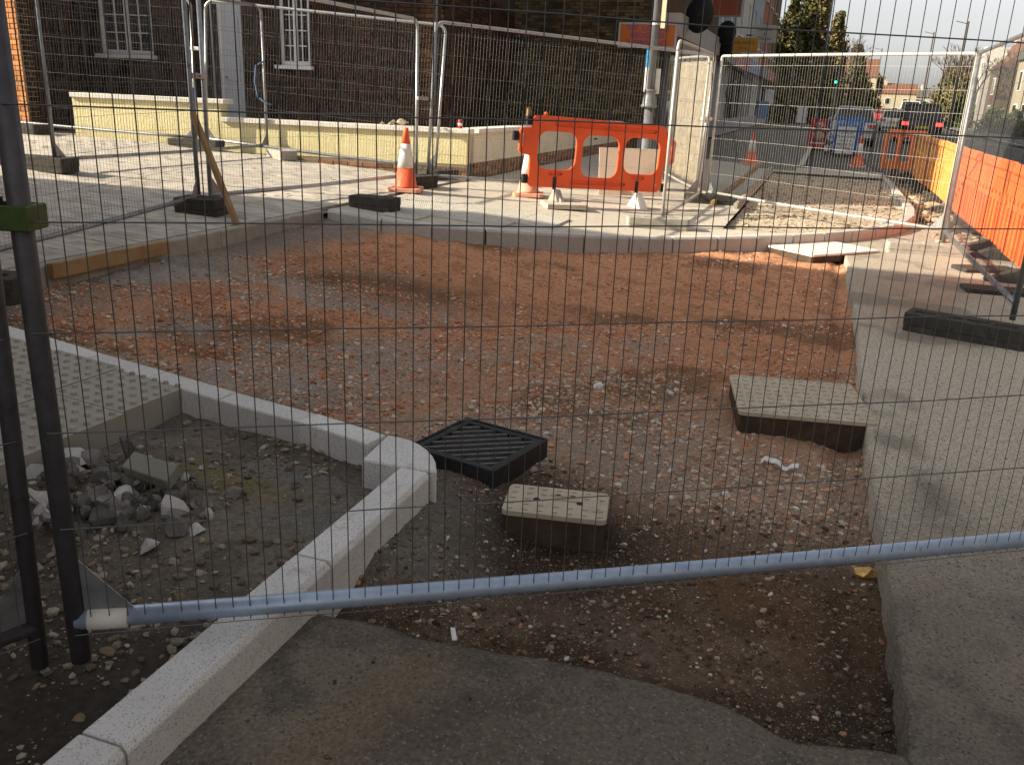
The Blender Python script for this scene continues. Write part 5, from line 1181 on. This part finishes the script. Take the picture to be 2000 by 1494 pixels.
MB().tube([(0,0,0), (0,0,3.1)], .045, 10).build('post', LAMPG, e); MB().box((.27,0,2.75), (.5,.04,.62)).build('flag', PAPER, e, bevel=.01); MB().box((.27,0,2.42), (.5,.045,.22)).build('route_panel', mat('yellow panel', (.68,.58,.05), (.62,.52,.05), 7, .5), e); MB().box((.1,-.03,1.5), (.34,.03,.5)).build('timetable', YELLOWP, e)
e = empty('bus_shelter', (9.5, 45.5, float(zf(5, 46))), 0, 'dark bus shelter at the right edge of the picture', 'bus shelter')
MB().box((.55,1.2,2.35), (1.4,3.0,.10)).build('roof', BLACK, e, bevel=.02)
for a, c in ((.05, -.2), (.05, 2.6), (1.15, -.2), (1.15, 2.6)): MB().tube([(a,c,0), (a,c,2.32)], .045, 8).build('post', BLACK, e)
MB().box((1.18,1.2,1.3), (.03,2.7,1.7)).build('back_glass', GLASS, e); MB().box((.9,1.2,.5), (.35,2.0,.06)).build('bench', POT, e); MB().box((.6,2.6,1.3), (1.0,.04,1.6)).build('poster_case', BLACK, e)
def pole(x, y, H, label): e = empty('utility_pole', (x, y, float(zf(5, y))), 0, label, 'pole', 'poles along the road'); MB().tube([(0,0,0), (0,0,H)], [.10, .06], 8).build('shaft', BARK, e); MB().tube([(0,0,H-.2), (-.9,0,H)], .03, 6).build('arm', BARK, e)
pole(8.9, 105, 9.0, 'thin lamp pole far down the right pavement'); pole(9.1, 80, 8.0, 'thin lamp pole near the right traffic light'); pole(5.4, 135, 9.0, 'thin pole at the far bend')

# ============================================================ TREES
def leaves(n, pts_fn, size, seed, ma, name, parent):
    rs = np.random.RandomState(seed); P = pts_fn(rs, n); n = len(P)
    a = rs.normal(size=(n, 3)); a /= np.linalg.norm(a, axis=1)[:,None]; b_ = np.cross(a, rs.normal(size=(n, 3))); b_ /= np.linalg.norm(b_, axis=1)[:,None]
    s = size*(.5+rs.rand(n))[:,None]
    V = np.stack([P-a*s*.5, P+b_*s*.35, P+a*s*.6, P-b_*s*.35], 1).reshape(-1, 3); Fq = np.arange(n*4).reshape(-1, 4)
    o = link(name, np_mesh(name, V, Fq, ma), parent); return o
def trunk(e, H, r_, ma=BARK, lean=.0): MB().tube([(0,0,-.1), (lean*.3,0,H*.4), (lean,0,H)], [r_, r_*.7, r_*.25], 9).build('trunk', ma, e, smooth=True)
def conifer(p, H, Rr, label, n=16000, seed=1, ma=LEAFD, size=.22, base=.06):
    e = empty('conifer_tree', p, 0, label, 'tree', 'conifer trees'); trunk(e, H*.92, .03*H*.6)
    rl = np.random.RandomState(seed+50); lobes = [(rl.rand()*6.28, base+.85*rl.rand(), .6+.5*rl.rand()) for _ in range(26)]
    def pts(rs, n):
        out = []
        for th, h0, k in lobes:
            m_ = n//len(lobes); rad = Rr*k*(1-h0)**.55*.75
            c_ = np.array([rad*math.cos(th), rad*math.sin(th), H*h0]); sp = Rr*.34*(1.15-h0)
            q = rs.normal(size=(m_, 3))*np.array([sp*.55, sp*.55, H*.075]); out.append(c_+q)
        q = rs.rand(n//4); th = rs.rand(n//4)*6.28; rr = Rr*.75*(1-q)**.6*np.sqrt(rs.rand(n//4)); out.append(np.c_[rr*np.cos(th), rr*np.sin(th), H*(base+.94*q)])
        P = np.concatenate(out); return P[(P[:,2] > .15) & (P[:,2] < H*1.03)]
    leaves(n, pts, size, seed, ma, 'crown', e); return e
def bare(p, H, label, seed=3, spread=.55, twig=5):
    e = empty('bare_tree', p, 0, label, 'tree', 'bare winter trees'); rd = random.Random(seed); b = MB(); tw = MB()
    def grow(p, d, L, r_, k):
        q = p+d*L; (b if k > 2 else tw).tube([p, (p+q)/2+Vector((rd.uniform(-1,1), rd.uniform(-1,1), 0))*L*.05, q], [r_, r_*.85, r_*.65], 5, False)
        if k == 0: return
        for _ in range(3 if k > 1 else 4):
            nd = (d+Vector((rd.uniform(-1,1), rd.uniform(-1,1), rd.uniform(-.25,.7)))*spread).normalized(); grow(q, nd, L*rd.uniform(.6,.82), r_*.6, k-1)
    grow(Vector((0,0,-.1)), Vector((0,0,1)), H*.30, H*.02, twig); b.build('trunk', BARK, e); tw.build('crown', BARK, e); return e
conifer((-2.0, 74, .3), 9.9, 2.7, 'tall tawny conifer rising behind the distant lamp post', 26000, 2, size=.24)
conifer((-3.6, 72, .3), 8.6, 2.0, 'darker conifer left of the tall tawny one', 12000, 4, size=.26)
conifer((-.35, 84, .3), 8.8, 1.5, 'dark conifer on the right flank of the tall tawny one', 12000, 5, size=.26)
conifer((2.6, 128, .5), 8.8, 2.6, 'dark bushy evergreen beyond the bare tree', 12000, 6, size=.4)
bare((1.3, 104, .4), 9.5, 'bare tree right of the conifers', 3)
bare((12.5, 112, .4), 9.0, 'bare tree left of the white gable', 5); bare((14.2, 128, .4), 9.5, 'bare tree before the far pale house', 6); bare((13.0, 78, .3), 6.5, 'small bare tree in front of the gabled house', 8)
conifer((11.2, 90, .3), 3.4, 1.4, 'clipped dark bush on the right pavement edge', 5000, 9, LEAFM, .25, .02); conifer((12.2, 101, .3), 5.0, 2.2, 'dark evergreen beside the white gable', 7000, 10, LEAFD, .3, .02)
for k, (xx, yy, hh, rr, lab) in enumerate([(15.8, 134, 7.5, 2.6, 'dark evergreen between the far pale houses'), (17.5, 165, 8.5, 3.2, 'rounded far tree right of the vanishing road'), (6.2, 172, 8.0, 3.0, 'rounded far tree left of the vanishing road'), (13.2, 118, 6.0, 2.2, 'dusky tree in front of the red roofed house'), (24, 185, 9, 4, 'far tree behind the right hand pale house')]): conifer((xx, yy, .3), hh, rr, lab, 6000, 60+k, LEAFD, .42, .05)
bare((10.9, 84, .3), 7.0, 'slim bare tree by the right traffic light', 12); bare((17.2, 150, .4), 10.0, 'bare tree beside the rounded far tree', 14)
for k, (xx, yy, hh, lab) in enumerate([(11.0, 72, 1.9, 'low hedge bush near the right traffic light'), (11.3, 66.5, 1.7, 'low bush in front of the cream sided house'), (11.2, 60, 1.5, 'low bush in front of the chimneyed house')]): conifer((xx, yy, .3), hh, 1.1, lab, 3000, 20+k, LEAFM, .16, .02)
e = empty('garden_shrub', ground((-6.4, 17.5), lambda a, c: .62+a*0), 0, 'straggly shrub growing against the old brick flank wall', 'shrub'); trunk(e, 1.2, .02)
leaves(900, lambda rs, n: rs.normal(size=(n, 3))*np.array([1.0, .4, .28])+np.array([0, 0, .55]), .07, 31, LEAFM, 'crown', e)
